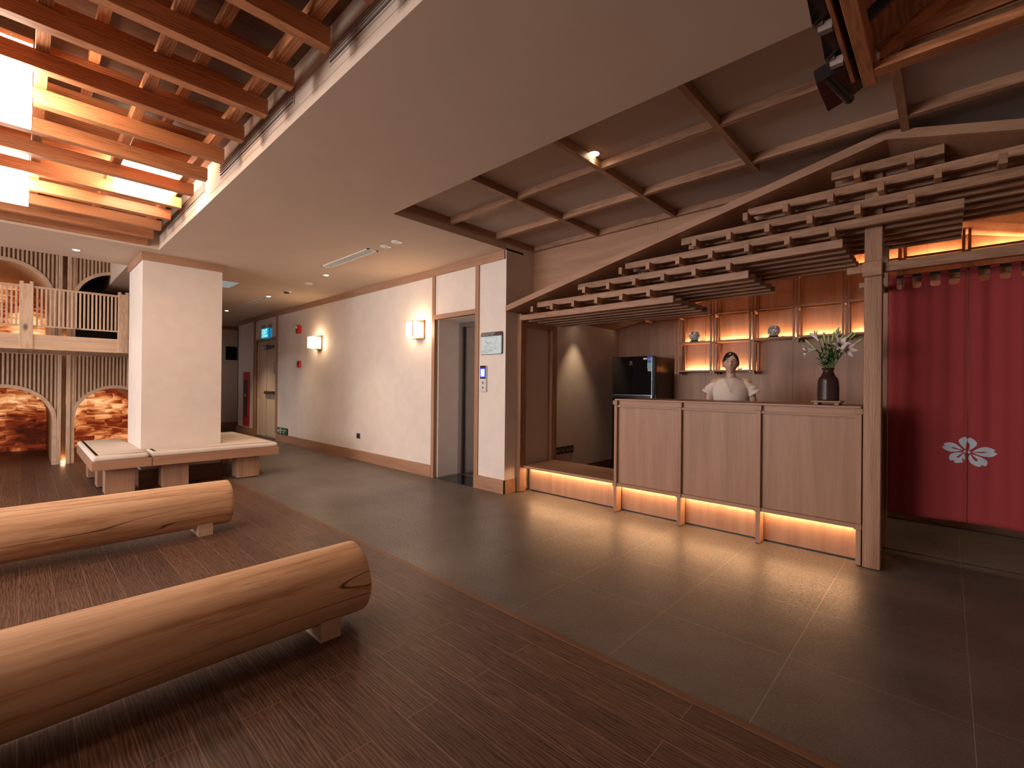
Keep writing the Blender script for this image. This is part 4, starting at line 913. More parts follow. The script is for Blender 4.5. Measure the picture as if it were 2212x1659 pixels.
# ================================================================== NOREN
NY = 4.80
def fold(x, z):
    k = 0.35+0.65*(z-.3)/1.9
    return NY+k*(0.009*math.sin(x*27+1.2)+0.006*math.sin(x*61))*(1 if abs(x-.115) > .02 else .6)
redc = cloth_mat('red_cotton', (0.34, 0.052, 0.052), 1300)
whc = cloth_mat('pale_print', (0.52, 0.56, 0.62), 1300, br=.1)
rod = tag(obj('curtain_rod', MB().tube((-0.78, 0, 0), (0.78, 0, 0), .0115, n=16), black, origin=(0.43, NY, 2.193), smooth=False), 'black rod carrying the red curtain panels', 'rod')
def noren(x0, x1, tabs, label):
    t = thing('noren_curtain', label, 'curtain', ((x0+x1)/2, NY, 0.3), 'red curtain panels on the black rod')
    n = int(round((x1-x0)/.0025)); xs_ = [x0+(x1-x0)*i/n for i in range(n+1)]; rows = 60
    def top(x):
        for a, b_ in tabs:
            if a <= x <= b_: return 2.181
        g = [(tabs[i][1], tabs[i+1][0]) for i in range(len(tabs)-1)]
        for a, b_ in g:
            if a < x < b_:
                e = min(x-a, b_-x); r = .018
                return 2.092+(r-math.sqrt(max(0, r*r-(r-e)**2)) if e < r else 0)*1.0
        return 2.12
    vs = []; fs = []
    for x in xs_:
        tz = top(x); zb_ = 0.312+.003*math.sin(x*9)
        for j in range(rows+1):
            z = zb_+(min(tz, 2.09)-zb_)*j/(rows-2) if j <= rows-2 else min(tz, 2.09)+(tz-min(tz, 2.09))*(j-rows+2)/2
            vs.append((x, fold(x, z), z))
    R_ = rows+1
    for i in range(n):
        for j in range(rows):
            fs.append((i*R_+j, (i+1)*R_+j, (i+1)*R_+j+1, i*R_+j+1))
    o = obj('cloth', MB().add(vs, fs), redc, t, smooth=True); so = o.modifiers.new('thickness', 'SOLIDIFY'); so.thickness = .0012; so.offset = 1
    for a, b_ in tabs:
        lp = MB(); vs = []; fs = []; m = 12
        for i, x in enumerate((a, (a+b_)/2, b_)):
            for j in range(m+1):
                an = -PI*0.5-2*PI*j/m; yy = fold(x, 2.18) if j in (0, m) else NY
                vs.append((x, NY+.0145*math.cos(an), 2.193+.0145*math.sin(an)))
        for i in range(2):
            for j in range(m): fs.append((i*(m+1)+j, (i+1)*(m+1)+j, (i+1)*(m+1)+j+1, i*(m+1)+j+1))
        obj('rod_loop', MB().add(vs, fs), redc, t, smooth=True)
    return t
nl = noren(-0.345, 0.1105, [(-0.345, -0.298), (-0.253, -0.203), (-0.149, -0.101), (-0.041, 0.004), (0.066, 0.105)], 'left red curtain panel with half of the white blossom')
nr = noren(0.1155, 0.572, [(0.117, 0.160), (0.222, 0.269), (0.326, 0.373), (0.428, 0.473), (0.525, 0.571)], 'right red curtain panel with the other half of the white blossom')
# blossom: outlines read off the cloth (local units), two mirrored halves of print on the cloth
def bez(p0, c0, c1, p1, n=10): return [tuple(p0[k]*(1-s_)**3+3*c0[k]*s_*(1-s_)**2+3*c1[k]*s_*s_*(1-s_)+p1[k]*s_**3 for k in (0, 1)) for s_ in [i/n for i in range(n)]]
def FX(p): return (-0.026+(p[0]-320)/(1850-320)*0.2915, 0.8410-(p[1]-740)*0.000196-(p[0]-1035)*(-0.0000165)*0)
PET = []
PET.append(('L', bez((915, 690), (830, 560), (700, 440), (570, 440))+bez((570, 440), (480, 440), (410, 470), (357, 517))+[(357, 517), (415, 577)]+[(320, 612)]+bez((320, 612), (370, 720), (470, 790), (590, 792))+bez((590, 792), (700, 790), (820, 740), (900, 708))+bez((900, 708), (800, 695), (650, 680), (600, 650))+bez((600, 650), (570, 615), (640, 605), (700, 625))+[(830, 668)]))
PET.append(('L', bez((995, 665), (900, 560), (800, 450), (797, 350))+bez((797, 350), (820, 270), (900, 205), (985, 188))+bez((985, 188), (1015, 215), (1032, 240), (1036, 265))+bez((1036, 265), (1036, 330), (1030, 380), (1015, 420))+bez((1015, 420), (1000, 500), (1000, 600), (1003, 665))))
PET.append(('R', bez((1080, 690), (1105, 600), (1120, 520), (1105, 460))+bez((1105, 460), (1095, 420), (1070, 395), (1050, 390))+[(1046, 265)]+bez((1046, 265), (1060, 240), (1085, 220), (1112, 208))+bez((1112, 208), (1210, 250), (1290, 330), (1308, 410))+bez((1308, 410), (1310, 500), (1210, 610), (1085, 690))))
PET.append(('R', bez((1180, 748), (1260, 640), (1400, 525), (1545, 525))+bez((1545, 525), (1650, 530), (1740, 580), (1803, 630))+[(1803, 630), (1742, 685), (1850, 738)]+bez((1850, 738), (1800, 820), (1720, 890), (1620, 893))+bez((1620, 893), (1480, 890), (1320, 840), (1190, 768))+bez((1190, 768), (1350, 762), (1480, 755), (1540, 740))+bez((1540, 740), (1580, 715), (1540, 700), (1480, 702))+[(1330, 720)]))
PET.append(('R', bez((1130, 832), (1080, 880), (1060, 990), (1090, 1070))+bez((1090, 1070), (1120, 1180), (1240, 1265), (1405, 1278))+[(1405, 1278), (1420, 1200), (1532, 1243)]+bez((1532, 1243), (1600, 1180), (1620, 1080), (1560, 1010))+bez((1560, 1010), (1470, 920), (1300, 860), (1160, 838))+bez((1160, 838), (1240, 910), (1330, 1000), (1335, 1040))+bez((1335, 1040), (1335, 1085), (1290, 1090), (1260, 1070))+bez((1260, 1070), (1200, 1010), (1160, 920), (1140, 850))))
PET.append(('L', bez((955, 800), (980, 900), (995, 1000), (970, 1060))+bez((970, 1060), (930, 1180), (810, 1210), (685, 1203))+[(685, 1203), (670, 1112), (573, 1135)]+bez((573, 1135), (500, 1040), (520, 920), (610, 860))+bez((610, 860), (700, 800), (820, 785), (930, 783))+bez((930, 783), (830, 870), (750, 950), (742, 985))+bez((742, 985), (750, 1015), (800, 1010), (840, 960))+[(900, 870)]))
def ell(cx, cy, rx, ry, cut):
    pts = [(cx+rx*math.cos(a), cy+ry*math.sin(a)) for a in [2*PI*i/20 for i in range(20)]]
    return [(min(p[0], cut) if cx < 1035 else max(p[0], cut), p[1]) for p in pts]
PET.append(('L', ell(985, 740, 55, 42, 1003))); PET.append(('R', ell(1075, 757, 58, 46, 1058)))
for side, pts in PET:
    q = [FX(p) for p in pts]; mb = MB(); bm = bmesh.new()
    vsb = [bm.verts.new((a, 0, b_)) for a, b_ in q]
    tri = tessellate_polygon([[Vector((a, b_, 0)) for a, b_ in q]])
    for t_ in tri:
        try: bm.faces.new([vsb[i] for i in t_])
        except ValueError: pass
    bmesh.ops.subdivide_edges(bm, edges=[e for e in bm.edges if e.calc_length() > .012], cuts=3, use_grid_fill=True)
    bmesh.ops.triangulate(bm, faces=bm.faces)
    for v in bm.verts: v.co.y = fold(v.co.x, v.co.z)-.0022
    bm.verts.index_update()
    mb.add([tuple(v.co) for v in bm.verts], [tuple(v.index for v in f.verts) for f in bm.faces]); bm.free()
    obj('blossom_print', mb, whc, nl if side == 'L' else nr)
# low dark cabinet face behind the curtain
cb_ = thing('back_cabinet', 'dark brown cabinet front behind the red curtain', 'cabinet', (1.2, 6.2, 0))
obj('door', B(-0.45, 3.9, 5.985, 6.0, 0.10, 1.45), ven['Z'], cb_); obj('plinth', B(-0.45, 3.9, 5.975, 5.99, 0.012, 0.10), dkw['X'], cb_); obj('gap', B(-0.45, 3.9, 5.985, 6.0, 0.0, 0.012), black, cb_); obj('top', B(-0.45, 3.9, 5.97, 6.24, 1.45, 1.47), ven['X'], cb_); obj('side', B(-0.465, -0.45, 5.98, 6.24, 0, 1.47), ven['Z'], cb_)
struct('floor_passage', B(-0.45, 4, 4.84, 5.98, 0.0, 0.006), stonem)

# ================================================================== PLAY HOUSE at the left
XF_, XBK = -10.05, -12.4
ph = thing('timber_play_house', 'two-storey pine play house with arched caves of glowing salt bricks', 'play house', (-10.05, 0.2, 0))
def arch_face(yc, r, zs, y0, y1, z0, z1, n=28, holes_floor=0.0):
    """battens filling a rectangle around a round-topped opening"""
    base = MB(); bt = MB(); y = y0; pitch = 0.0457; k = 0
    while y < y1-.001:
        ye = min(y+pitch, y1)
        for (a, b_, proud) in ((y, min(y+.0225, y1), 1), (min(y+.0225, y1), ye, 0)):
            if b_-a < .001: continue
            m_ = (a+b_)/2; d_ = abs(m_-yc)
            zz = z0 if d_ >= r else (zs+math.sqrt(r*r-d_*d_))
            if zz < z1: (bt if proud else base).box(XF_-.045 if not proud else XF_-.03, XF_-.008 if proud else XF_-.03, a, b_, zz, z1)
        y = ye
    return base, bt
def arch_ring(yc, ri, ro, zs, z0, x0, x1, n=24, zmax=9):
    mb = MB(); pts = []
    a0 = [PI*i/n for i in range(n+1)]
    o_ = [(yc+ro, z0)]+[(yc+ro*math.cos(a), zs+ro*math.sin(a)) for a in a0]+[(yc-ro, z0)]
    i_ = [(yc-ri, z0)]+[(yc+ri*math.cos(a), zs+ri*math.sin(a)) for a in a0[::-1]]+[(yc+ri, z0)]
    L_ = len(o_)
    for k in range(L_-1):
        q = [o_[k], o_[k+1], i_[L_-2-k], i_[L_-1-k]]
        mb.add([(x, y, z) for x in (x0, x1) for y, z in q], [(0, 1, 2, 3), (7, 6, 5, 4), (0, 4, 5, 1), (1, 5, 6, 2), (2, 6, 7, 3), (3, 7, 4, 0)])
    return mb
def tunnel(yc, r, zs, z0, x0, x1, n=24):
    mb = MB(); pr = [(yc+r, z0)]+[(yc+r*math.cos(PI*i/n), zs+r*math.sin(PI*i/n)) for i in range(n+1)]+[(yc-r, z0)]; t_ = .012
    po = [(yc+(y-yc)*(1+t_/r), zs+(z-zs)*(1+t_/r) if z > zs else z) for y, z in pr]
    for k in range(len(pr)-1):
        q = [pr[k], pr[k+1], po[k+1], po[k]]
        mb.add([(x, y, z) for x in (x0, x1) for y, z in q], [(0, 1, 2, 3), (7, 6, 5, 4), (0, 4, 5, 1), (1, 5, 6, 2), (2, 6, 7, 3), (3, 7, 4, 0)])
    return mb
caves = [(-0.185, .515, .675, 0.0, 1.70, 'low'), (1.072, .492, .69, 0.0, 1.70, 'low'), (-0.20, .50, 2.56, 1.88, 3.69, 'up'), (1.072, .492, 2.56, 1.88, 3.69, 'up'), (-1.46, .515, .675, 0, 1.70, 'low'), (-1.46, .50, 2.56, 1.88, 3.69, 'up')]
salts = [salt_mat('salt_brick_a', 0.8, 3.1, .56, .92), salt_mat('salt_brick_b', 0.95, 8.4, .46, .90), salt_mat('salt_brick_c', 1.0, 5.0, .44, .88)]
bay = [(-0.70, 0.328+.0), (0.575, 1.70), (-0.70, 0.328), (0.575, 1.70), (-1.98, -0.94), (-1.98, -0.94)]
for i, (yc, r, zs, z0, z1, kd) in enumerate(caves):
    y0, y1 = (yc-0.78 if yc < -1 else (-0.70 if yc < 0 else 0.575)), (-0.90 if yc < -1 else (0.383 if yc < 0 else 1.75))
    base, bt = arch_face(yc, r+.045, zs, y0, y1, z0, z1)
    bb = obj('backing_board', base, wood('pine_backing', 'Z', (0.26, 0.14, 0.08), (0.38, 0.22, 0.13), knots=1.5) if i == 0 else bpy.data.materials['pine_backing'], ph)
    obj('battens', bt, pine['Z'], bb)
    obj('arch_trim', arch_ring(yc, r, r+.05, zs, z0, XF_-.03, XF_+.004), pine['Y'], ph)
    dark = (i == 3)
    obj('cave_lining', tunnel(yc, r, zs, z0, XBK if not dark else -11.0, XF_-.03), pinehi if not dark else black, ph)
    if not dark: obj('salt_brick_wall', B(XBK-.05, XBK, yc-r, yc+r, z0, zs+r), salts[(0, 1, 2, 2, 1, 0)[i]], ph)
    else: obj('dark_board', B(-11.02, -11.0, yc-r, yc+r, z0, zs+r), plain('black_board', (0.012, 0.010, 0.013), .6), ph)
for z0, z1 in ((0, 1.70), (1.88, 3.69)):
    for (a, b_) in ((0.383, 0.428), (0.484, 0.531), (-0.90, -0.855), (-0.80, -0.753)):
        obj('post', B(XF_-.04, XF_+.02, a, b_, z0, z1, c=.002), pine['Z'], ph)
    for (a, b_) in ((0.428, 0.484), (-0.855, -0.80)):
        nc = obj('light_niche', B(XF_-.09, XF_-.085, a, b_, z0, z1), pinehi, ph)
        obj('niche_lamp', B(XF_-.07, XF_-.03, a+.006, b_-.006, z0+.02, z0+.035), emit('niche_lamp', (1.0, 0.60, 0.30), 42) if 'niche_lamp' not in bpy.data.materials else bpy.data.materials['niche_lamp'], nc)
    for a in (0.531, -0.753): obj('edge_board', B(XF_-.03, XF_, a, a+.044, z0, z1, c=.001), pine['Z'], ph)
dk = obj('balcony_deck', B(XF_+.0, -8.56, -3.0, 1.9, 1.705, 1.88), pine['X'], ph)
gr = MB()
for k in range(30): y = -2.5+k*.145; gr.box(XF_+.02, -8.57, y, y+.002, 1.7035, 1.7052)
obj('board_gaps', gr, dkw['X'], dk)
obj('fascia_board', B(-8.56, -8.544, -3.0, 1.9, 1.700, 1.832, c=.002), pine['Y'], ph)
obj('deck_edge', B(-8.57, -8.546, -3.0, 1.9, 1.833, 1.893, c=.002), pine['Y'], ph)
def newel(y0, y1):
    nw = obj('newel_post', B(-8.60, -8.535, y0, y1, 1.70, 2.535, c=.003), pine['Z'], ph)
    obj('post_stub', B(-8.59, -8.55, y0, y0+.035, 2.535, 2.562), pine['Z'], nw); obj('post_stub', B(-8.59, -8.55, y1-.035, y1, 2.535, 2.568), pine['Z'], nw)
newel(-0.026, 0.098); newel(0.930, 1.046); newel(-0.98, -0.86)
for a, b_ in ((0.098, 0.930), (-0.86, -0.026), (1.046, 1.88)):
    bl = obj('handrail', B(-8.58, -8.552, a, b_, 2.488, 2.516, c=.002), pine['Y'], ph); obj('bottom_rail', B(-8.578, -8.554, a, b_, 1.994, 2.013, c=.002), pine['Y'], ph)
    y = a+.024
    while y < b_-.02: obj('baluster', B(-8.575, -8.556, y, y+.020, 2.013, 2.488, c=.002), pine['Z'], bl); y += .0407
# vertical pine boards in the upper left cave
# ================================================================== TILED EAVE at the upper right
te = thing('tiled_gable_eave', 'corner of a timber framed roof with dark wavy tiles hung at the upper right', 'roof', (0.1, 2.0, 2.5))
obj('plate_beam', B(-0.250, -0.208, 0.4, 2.30, 2.50, 2.60, c=.002), ced['Y'], te)
obj('fascia_board', B(-0.281, -0.269, 0.4, 2.23, 2.50, 2.585, c=.001), ced['Y'], te)
obj('tie_beam', B(-0.2075, 0.62, 2.19, 2.25, 2.50, 2.533, c=.0015), ced['X'], te)
def sl_(x): return 2.535+(x+.17)*.68
mb = MB(); q = [(-0.19, sl_(-.19)), (0.14, sl_(.14)), (0.14, sl_(.14)+.045), (-0.19, sl_(-.19)+.045)]
obj('rafter', MB().poly(q, 1, 2.19, 2.23), ced['X'], te)
q = [(0.14, sl_(.14)), (0.47, sl_(-.19)), (0.47, sl_(-.19)+.045), (0.14, sl_(.14)+.045)]; obj('rafter', MB().poly(q, 1, 2.19, 2.23), ced['X'], te)
obj('gable_board', MB().poly([(-0.205, 2.60), (-0.19, sl_(-.19)+.045), (0.14, sl_(.14)+.045), (0.47, sl_(-.19)+.045), (0.49, 2.60), (0.47, 2.60), (.14, sl_(.14)+.03), (-.19, 2.60)], 1, 2.20, 2.22), ced['X'], te)
obj('roof_board', roofslab([(-0.268, 2.572), (0.14, 2.835), (0.14, 2.85), (-0.268, 2.587)], 0.4, 2.28), ced['Y'], te)
obj('roof_board', roofslab([(0.14, 2.835), (0.55, 2.572), (0.55, 2.587), (0.14, 2.85)], 0.4, 2.28), ced['Y'], te)
tilem = plain('black_glazed_tile', (0.018, 0.014, 0.016), 0.22, var=.3, bump=.3, bs=60)
mort = plain('mortar', (0.28, 0.22, 0.19), .8, var=.2)
for k in range(9):
    y0 = 2.20-k*.225; vs = []; fs = []; n = 14; m = 6
    for j in range(m+1):
        u = j/m; x = -0.335+u*0.24; zb_ = 2.495+u*.155
        for i in range(n+1):
            w_ = i/n; y = y0-w_*.23; z = zb_+.052+.022*math.sin(2*PI*w_)+(.006 if w_ > .85 else 0); vs += [(x, y, z), (x, y, z-.012)]
    s_ = 2*(n+1)
    for j in range(m):
        for i in range(n):
            a = j*s_+2*i; fs += [(a, a+2, a+s_+2, a+s_), (a+1, a+s_+1, a+s_+3, a+3)]
    for i in range(n): a = 2*i; fs.append((a, a+1, a+3, a+2)); a = m*s_+2*i; fs.append((a, a+2, a+3, a+1))
    for j in range(m): a = j*s_; fs.append((a, a+s_, a+s_+1, a+1)); a = j*s_+2*n; fs.append((a, a+1, a+s_+1, a+s_))
    tl = obj('roof_tile', MB().add(vs, fs), tilem, te, autosmooth=60)
    obj('mortar_edge', B(-0.33, -0.31, y0-.15, y0-.10, 2.52, 2.536).box(-0.325, -0.285, y0-.14, y0-.115, 2.50, 2.53), mort, tl)
vs = []
q = [(-0.375, 2.475), (-0.30, 2.50), (-0.225, 2.545), (-0.215, 2.575), (-0.235, 2.585), (-0.31, 2.555), (-0.385, 2.53)]
et = obj('end_tile', MB().poly(q, 1, 2.10, 2.34), tilem, te, autosmooth=40)
obj('end_tile_rib', MB().tube((-0.345, 2.11, 2.50), (-0.30, 2.335, 2.492), .018, n=12).tube((-0.235, 2.12, 2.545), (-0.235, 2.335, 2.545), .016, n=12), tilem, et)
for y in (2.0, 0.6): obj('hanger', B(0.13, 0.15, y, y+.02, 2.85, 3.04), black, te)

# ================================================================== PERSON behind the counter
PL = Vector((-1.640, 5.06, 0)); PYAW = math.radians(17)
pr = thing('person', 'woman with dark hair tied back in a cream blouse, standing behind the counter', 'person', tuple(PL)); pr.rotation_euler = (0, 0, PYAW)
skin = plain('skin', (0.60, 0.385, 0.285), 0.5, var=0.03); skin.node_tree.nodes['Principled BSDF'].inputs['Subsurface Weight'].default_value = .12
skin.node_tree.nodes['Principled BSDF'].inputs['Subsurface Radius'].default_value = (.01, .004, .002)
hairm = plain('dark_hair', (0.012, 0.008, 0.007), 0.38, var=.3, bump=.2, bs=90)
blm = plain('cream_blouse', (0.74, 0.62, 0.52), 0.7, bump=.15, bs=400, var=.02)
def taper(mb, pts, n=20):
    """rounded limb through (point, radius) stations"""
    for (p, r) in pts: mb.ball(p, r, n=n, m=12)
    for (p, r), (q, s_) in zip(pts, pts[1:]): mb.tube(p, q, r, s_, n)
    return mb
def remeshed(name, mb, voxel, smooth=6):
    me = mb.mesh(name+'_src'); o = bpy.data.objects.new(name+'_src', me); COL.objects.link(o)
    r = o.modifiers.new('r', 'REMESH'); r.mode = 'VOXEL'; r.voxel_size = voxel; r.use_smooth_shade = True
    if smooth: s_ = o.modifiers.new('s', 'SMOOTH'); s_.iterations = smooth; s_.factor = .5
    bpy.context.view_layer.update()
    out = bpy.data.meshes.new_from_object(o.evaluated_get(bpy.context.evaluated_depsgraph_get())); bpy.data.objects.remove(o, do_unlink=True)
    out.polygons.foreach_set('use_smooth', [True]*len(out.polygons)); return out
def pobj(name, me, mat, smooth=True):
    me = me.mesh(name, smooth=smooth) if isinstance(me, MB) else me
    o = bpy.data.objects.new(name, me); COL.objects.link(o); o.parent = pr; me.materials.append(mat); return o
HC = Vector((0.0, -0.012, 1.548))                       # head centre
g = lambda x, s_: math.exp(-x*x/(2*s_*s_))
def headpt(a, t):
    """a: azimuth, 0 = face; t: -1 chin .. 1 crown"""
    ph = math.asin(max(-1, min(1, t))); cx, cy = math.cos(ph)*math.sin(a), -math.cos(ph)*math.cos(a)
    z = t*.108; jaw = 1-.30*max(0, -t)**1.3-.04*max(0, -t)
    x = cx*.0715*jaw*(1+.04*max(0, t)); y = cy*(.088 if cy < 0 else .092)*(1-.10*max(0, -t)**2)
    if cy < -.05:
        front = min(1, -cy*1.6)
        d = 0
        d += .021*g(x, .0075)*g(z+.020, .011)+.010*g(x, .0065)*g(z-.003, .018)      # nose
        d += .006*g(abs(x)-.010, .005)*g(z+.026, .006)
        d -= .010*g(abs(x)-.030, .013)*g(z-.010, .009)                              # eye sockets
        d += .005*g(abs(x)-.030, .018)*g(z-.029, .008)                              # brow ridge
        d += .0055*g(x, .016)*g(z+.049, .007)+.0045*g(x, .014)*g(z+.059, .006)-.002*g(x, .02)*g(z+.054, .002)  # lips
        d += .008*g(x, .016)*g(z+.086, .014)                                        # chin
        d += .005*g(abs(x)-.038, .016)*g(z+.022, .018)                              # cheeks
        y -= d*front
    return Vector((x, y, z))
def headgrid(mb, n=112, m=96, f=headpt, c=HC):
    vs = []; fs = []
    for j in range(m+1):
        t = math.sin(-PI/2+PI*j/m)
        for i in range(n): vs.append(c+f(2*PI*i/n-PI, t))
    for j in range(m):
        for i in range(n): fs.append((j*n+i, j*n+(i+1) % n, (j+1)*n+(i+1) % n, (j+1)*n+i))
    fs += [tuple(range(n))[::-1], tuple(range(m*n, (m+1)*n))]
    return mb.add(vs, fs)
bd = MB(); headgrid(bd)
for s_ in (-1, 1): bd.ball((s_*.0735, .006, 1.545), .008, .017, .029, n=14, m=10)      # ears
taper(bd, [((0, .012, 1.50), .046), ((0, .010, 1.44), .043), ((0, .012, 1.395), .047), ((0, .018, 1.36), .06)])
def ellp(mb, c, rx, ry, rz): mb.ball(c, rx, ry, rz, 28, 20)
ellp(bd, (0, .015, 1.285), .155, .085, .13); ellp(bd, (0, .012, 1.15), .128, .088, .14); ellp(bd, (0, .010, 1.02), .118, .080, .12); ellp(bd, (0, .015, .90), .158, .105, .13)
for s_ in (-1, 1):
    ellp(bd, (s_*.065, -.045, 1.235), .052, .045, .05)
    taper(bd, [((s_*.10, .018, 1.365), .034), ((s_*.150, .016, 1.345), .044), ((s_*.185, .014, 1.27), .041), ((s_*.212, .018, 1.12), .036), ((s_*.215, -.01, 1.055), .034), ((s_*.195, -.07, .985), .028), ((s_*.172, -.120, .945), .020)])
    h = Vector((s_*.165, -.150, .930)); bd.ball(tuple(h), .032, .040, .016, 16, 12)             # palm
    for k, (dx, L_, bnd) in enumerate(((-.022, .062, .30), (-.008, .072, .34), (.007, .068, .38), (.021, .054, .45))):
        p0 = h+Vector((dx*s_*-1, -.034+abs(dx)*.2, .001)); p1 = p0+Vector((0, -L_*.42, -.003)); p2 = p1+Vector((0, -L_*.33*math.cos(bnd), -L_*.33*math.sin(bnd))); p3 = p2+Vector((0, -L_*.25*math.cos(bnd*2), -L_*.25*math.sin(bnd*2)))
        taper(bd, [(tuple(p0), .0085), (tuple(p1), .0080), (tuple(p2), .0074), (tuple(p3), .0064)], 12)
    q0 = h+Vector((-s_*.026, .012, .0)); taper(bd, [(tuple(q0), .011), (tuple(q0+Vector((-s_*.020, -.022, -.002))), .0095), (tuple(q0+Vector((-s_*.028, -.046, -.006))), .008)], 12)
    taper(bd, [((s_*.085, .015, .86), .088), ((s_*.09, .010, .68), .073), ((s_*.092, .008, .47), .052), ((s_*.092, .02, .33), .055), ((s_*.092, .025, .09), .036)])
    taper(bd, [((s_*.092, .03, .05), .036), ((s_*.095, -.05, .032), .030), ((s_*.098, -.13, .026), .024)])
pobj('body', remeshed('body', bd, .0045, 2), skin)
# hair: cap with a side parting and a low knot
def hairline(x, y):
    d = x-.020
    h_ = .080-(.80*abs(d)**1.0 if d < 0 else 1.35*d)
    return h_
def hairpt(a, t):
    p = headpt(a, t); x, y, z = p; hl = hairline(x, y)
    if y > .004: keep = z > -.048-.2*max(0, .03-y)
    else: keep = z > hl
    side = abs(x) > .058 and -.03 < y <= .01 and z > .0
    s_ = 1.075 if (keep or side) else .90
    e = z-(hl if y <= .004 else -.05)
    if keep: s_ = .985+.09*min(1, max(0, e)/.012)
    q = Vector((x*s_*(1.02), y*s_, z*(s_ if z > 0 else 1)))
    q *= 1+.004*math.sin(a*60)*(1 if keep else 0)
    if keep and z > .03 and y < .03: q.z += .004*(1-g(x-.020, .006))
    return q
hr = MB(); headgrid(hr, 150, 110, hairpt); ha = pobj('hair', hr, hairm)
bn = MB().ball((0, .118, 1.50), .034, .028, .036, 20, 14); pobj('hair_knot', bn, hairm)
def fy(x, z): return HC.y+min(headpt(a_, z/.108).y for a_ in [math.asin(max(-1, min(1, x/(.0715*math.cos(math.asin(max(-.99, min(.99, z/.108))))*(1-.30*max(0, -z/.108)**1.3)))))])
for s_ in (-1, 1):
    ex_, ez = s_*.0295, .009
    ey = fy(ex_, ez)
    e = MB().ball((ex_, ey+.0045, HC.z+ez), .0135, .008, .0056, 16, 10); eo = pobj('eye', e, plain('eye_white', (0.62, 0.56, 0.52), .25) if s_ < 0 else bpy.data.materials['eye_white'])
    ir = MB().ball((ex_, ey-.0005, HC.z+ez), .0052, .0035, .0052, 14, 10); pobj('iris', ir, hairm).parent = eo
    ul = MB(); bw = MB()
    P1 = [(ex_+d_*.0145, ez+.0058*(1-(d_)**2)-.0002) for d_ in [i/5 for i in range(-5, 6)]]
    ul.path([(x, fy(x, z)-.0008, HC.z+z) for x, z in P1], .0013, 6); pobj('eyelash', ul, hairm).parent = eo
    P2 = [(ex_+d_*.019, .0305+.0035*(1-(d_*.9+.25*s_)**2)) for d_ in [i/5 for i in range(-5, 6)]]
    bw.path([(x, fy(x, z)-.0004, HC.z+z) for x, z in P2], .0018, 6); pobj('eyebrow', bw, hairm)
lipm = plain('lips', (0.50, 0.13, 0.12), .4)
for dz, hh, rr in ((-.0505, .0022, .0034), (-.0585, -.0030, .0040)):
    l_ = MB(); pts = []
    for i in range(-6, 7):
        x = i/6*.0225; z = dz+hh*(1-(i/6)**2)+.0040*(i/6)**2+(0 if dz > -.055 else .004*(i/6)**2)
        pts.append((x, fy(x, z)-.0004, HC.z+z))
    for i, p in enumerate(pts): l_.ball(p, .0032, .0016, rr*(1-.75*abs(i-6)/6.0), 8, 6)
    pobj('lip', l_, lipm)
# blouse: loose body with short cuffed sleeves
bl = MB(); vs = []; fs = []; n = 96
st_ = [(.80, .165, .118), (.95, .160, .112), (1.05, .158, .110), (1.15, .162, .112), (1.23, .172, .116), (1.29, .168, .104), (1.335, .150, .090), (1.365, .135, .080), (1.385, .102, .068), (1.396, .080, .060)]
for z, rx, ry in st_:
    for i in range(n):
        a = 2*PI*i/n; fo = 1+.020*math.sin(5*a+z*3)*max(0, (1.28-z))*3+.012*math.sin(11*a+1.3+z*5)*max(0, (1.30-z))*3
        vs.append((rx*fo*math.cos(a), .010+ry*fo*math.sin(a)-(.012 if math.sin(a) < 0 and z < 1.3 else 0)*abs(math.sin(a)), z))
for j in range(len(st_)-1):
    for i in range(n): fs.append((j*n+i, j*n+(i+1) % n, (j+1)*n+(i+1) % n, (j+1)*n+i))
fs += [tuple(range(n))[::-1], tuple(range((len(st_)-1)*n, len(st_)*n))]
bl.add(vs, fs)
for s_ in (-1, 1):
    taper(bl, [((s_*.100, .014, 1.345), .044), ((s_*.145, .014, 1.325), .050), ((s_*.185, .014, 1.285), .052)])
    bl.tube((s_*.185, .014, 1.292), (s_*.215, .013, 1.238), .058, .055, 24)
tp_ = pobj('blouse', remeshed('blouse', bl, .006, 5), blm)
for s_ in (-1, 1):
    cf = MB(); vs = []; fs = []; d_ = Vector((s_*.030, 0, -.054)).normalized(); u = Vector((0, 1, 0)); w = d_.cross(u); c0 = Vector((s_*.206, .013, 1.255))
    for r, h in ((.058, 0), (.0635, .002), (.0660, .026), (.0640, .028), (.060, .026), (.056, .004)):
        for i in range(28): a = 2*PI*i/28; vs.append(c0+d_*h+(u*math.cos(a)+w*math.sin(a))*r)
    for k in range(6):
        for i in range(28): fs.append((k*28+i, k*28+(i+1) % 28, ((k+1) % 6)*28+(i+1) % 28, ((k+1) % 6)*28+i))
    pobj('sleeve_cuff', cf.add(vs, fs), blm)
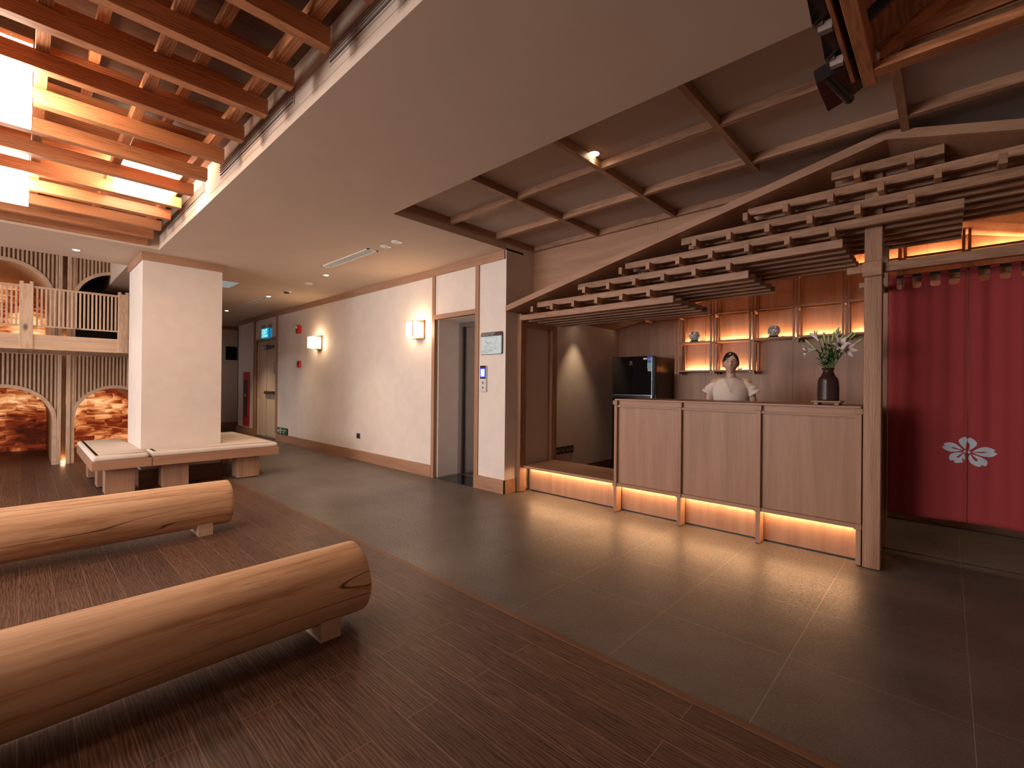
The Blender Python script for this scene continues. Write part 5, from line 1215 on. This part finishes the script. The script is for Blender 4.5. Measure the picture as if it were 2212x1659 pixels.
# pale blue collar band
cm = plain('blue_lace', (0.28, 0.48, 0.62), .8, var=.25, bump=.6, bs=260)
co = MB(); vs = []; fs = []; n = 48
for k, (rx, ry, z, dy, tilt) in enumerate(((.066, .052, 1.404, .012, .020), (.070, .057, 1.401, .010, .024), (.088, .074, 1.386, .002, .030), (.089, .075, 1.382, .002, .031), (.080, .062, 1.388, .006, .026))):
    for i in range(n): a = 2*PI*i/n; vs.append((rx*math.cos(a), dy+ry*math.sin(a), z+tilt*math.sin(a)*(.9 if math.sin(a) < 0 else .3)))
for k in range(5):
    for i in range(n): fs.append((k*n+i, k*n+(i+1) % n, ((k+1) % 5)*n+(i+1) % n, ((k+1) % 5)*n+i))
pobj('collar_band', co.add(vs, fs), cm)
nk = MB(); pts = []
for i in range(25):
    s_ = i/24*2-1; x = s_*.050; pts.append((x, -.060-.062*(1-abs(s_)**1.5)-(.004), 1.262+.128*abs(s_)**1.1))
nk.path(pts, .0009, 5); nk.ball((0, -.128, 1.256), .0045, .003, .006, 10, 8); pobj('necklace', nk, plain('gold_chain', (0.35, 0.24, 0.12), .3, .9))
er = MB().ball((.0745, -.008, 1.512), .004, n=8, m=6).ball((-.0745, -.008, 1.512), .004, n=8, m=6); pobj('earrings', er, steel)
tr = MB()
for s_ in (-1, 1): taper(tr, [((s_*.085, .015, .87), .098), ((s_*.09, .010, .68), .084), ((s_*.092, .008, .47), .068), ((s_*.092, .02, .14), .060)])
ellp(tr, (0, .015, .92), .166, .112, .11)
pobj('trousers', remeshed('trousers', tr, .008, 4), plain('dark_trousers', (0.03, 0.025, 0.025), .8))
for s_ in (-1, 1): pobj('shoe', remeshed('shoe', taper(MB(), [((s_*.092, .03, .052), .042), ((s_*.095, -.05, .040), .038), ((s_*.098, -.135, .030), .029)]), .006, 3), black)

# ================================================================== LIGHTS INSIDE THE RECEPTION (assumed recessed spots, added under the gable roof)
def assumed_spot(x, y, e, label, tgt=None, size=1.5):
    z = (zl(x) if x < CX else zr(x))-.006
    t = thing('downlight', label, 'downlight', (x, y, z), 'recessed round downlights')
    obj('ring', MB().lathe((x, y, z), [(.03, -.002), (.045, -.003), (.046, .004), (.03, .004)], 24), white, t, smooth=True)
    obj('lens', MB().lathe((x, y, z), [(.03, -.003), (.03, 0)], 24), dlm, t)
    spot((x, y, z-.02), e, size=size, target=tgt)
assumed_spot(-3.62, 5.33, 26, 'assumed recessed spot washing the cream side wall by the sockets', size=1.2)
assumed_spot(-1.75, 4.99, 14, 'assumed recessed spot above the woman at the counter', size=1.0)
assumed_spot(-0.9, 5.6, 12, 'assumed recessed spot under the gable roof behind the vase')
assumed_spot(0.35, 5.45, 16, 'assumed recessed spot behind the red curtain')
assumed_spot(1.6, 5.45, 16, 'assumed recessed spot in the passage beyond the curtain')
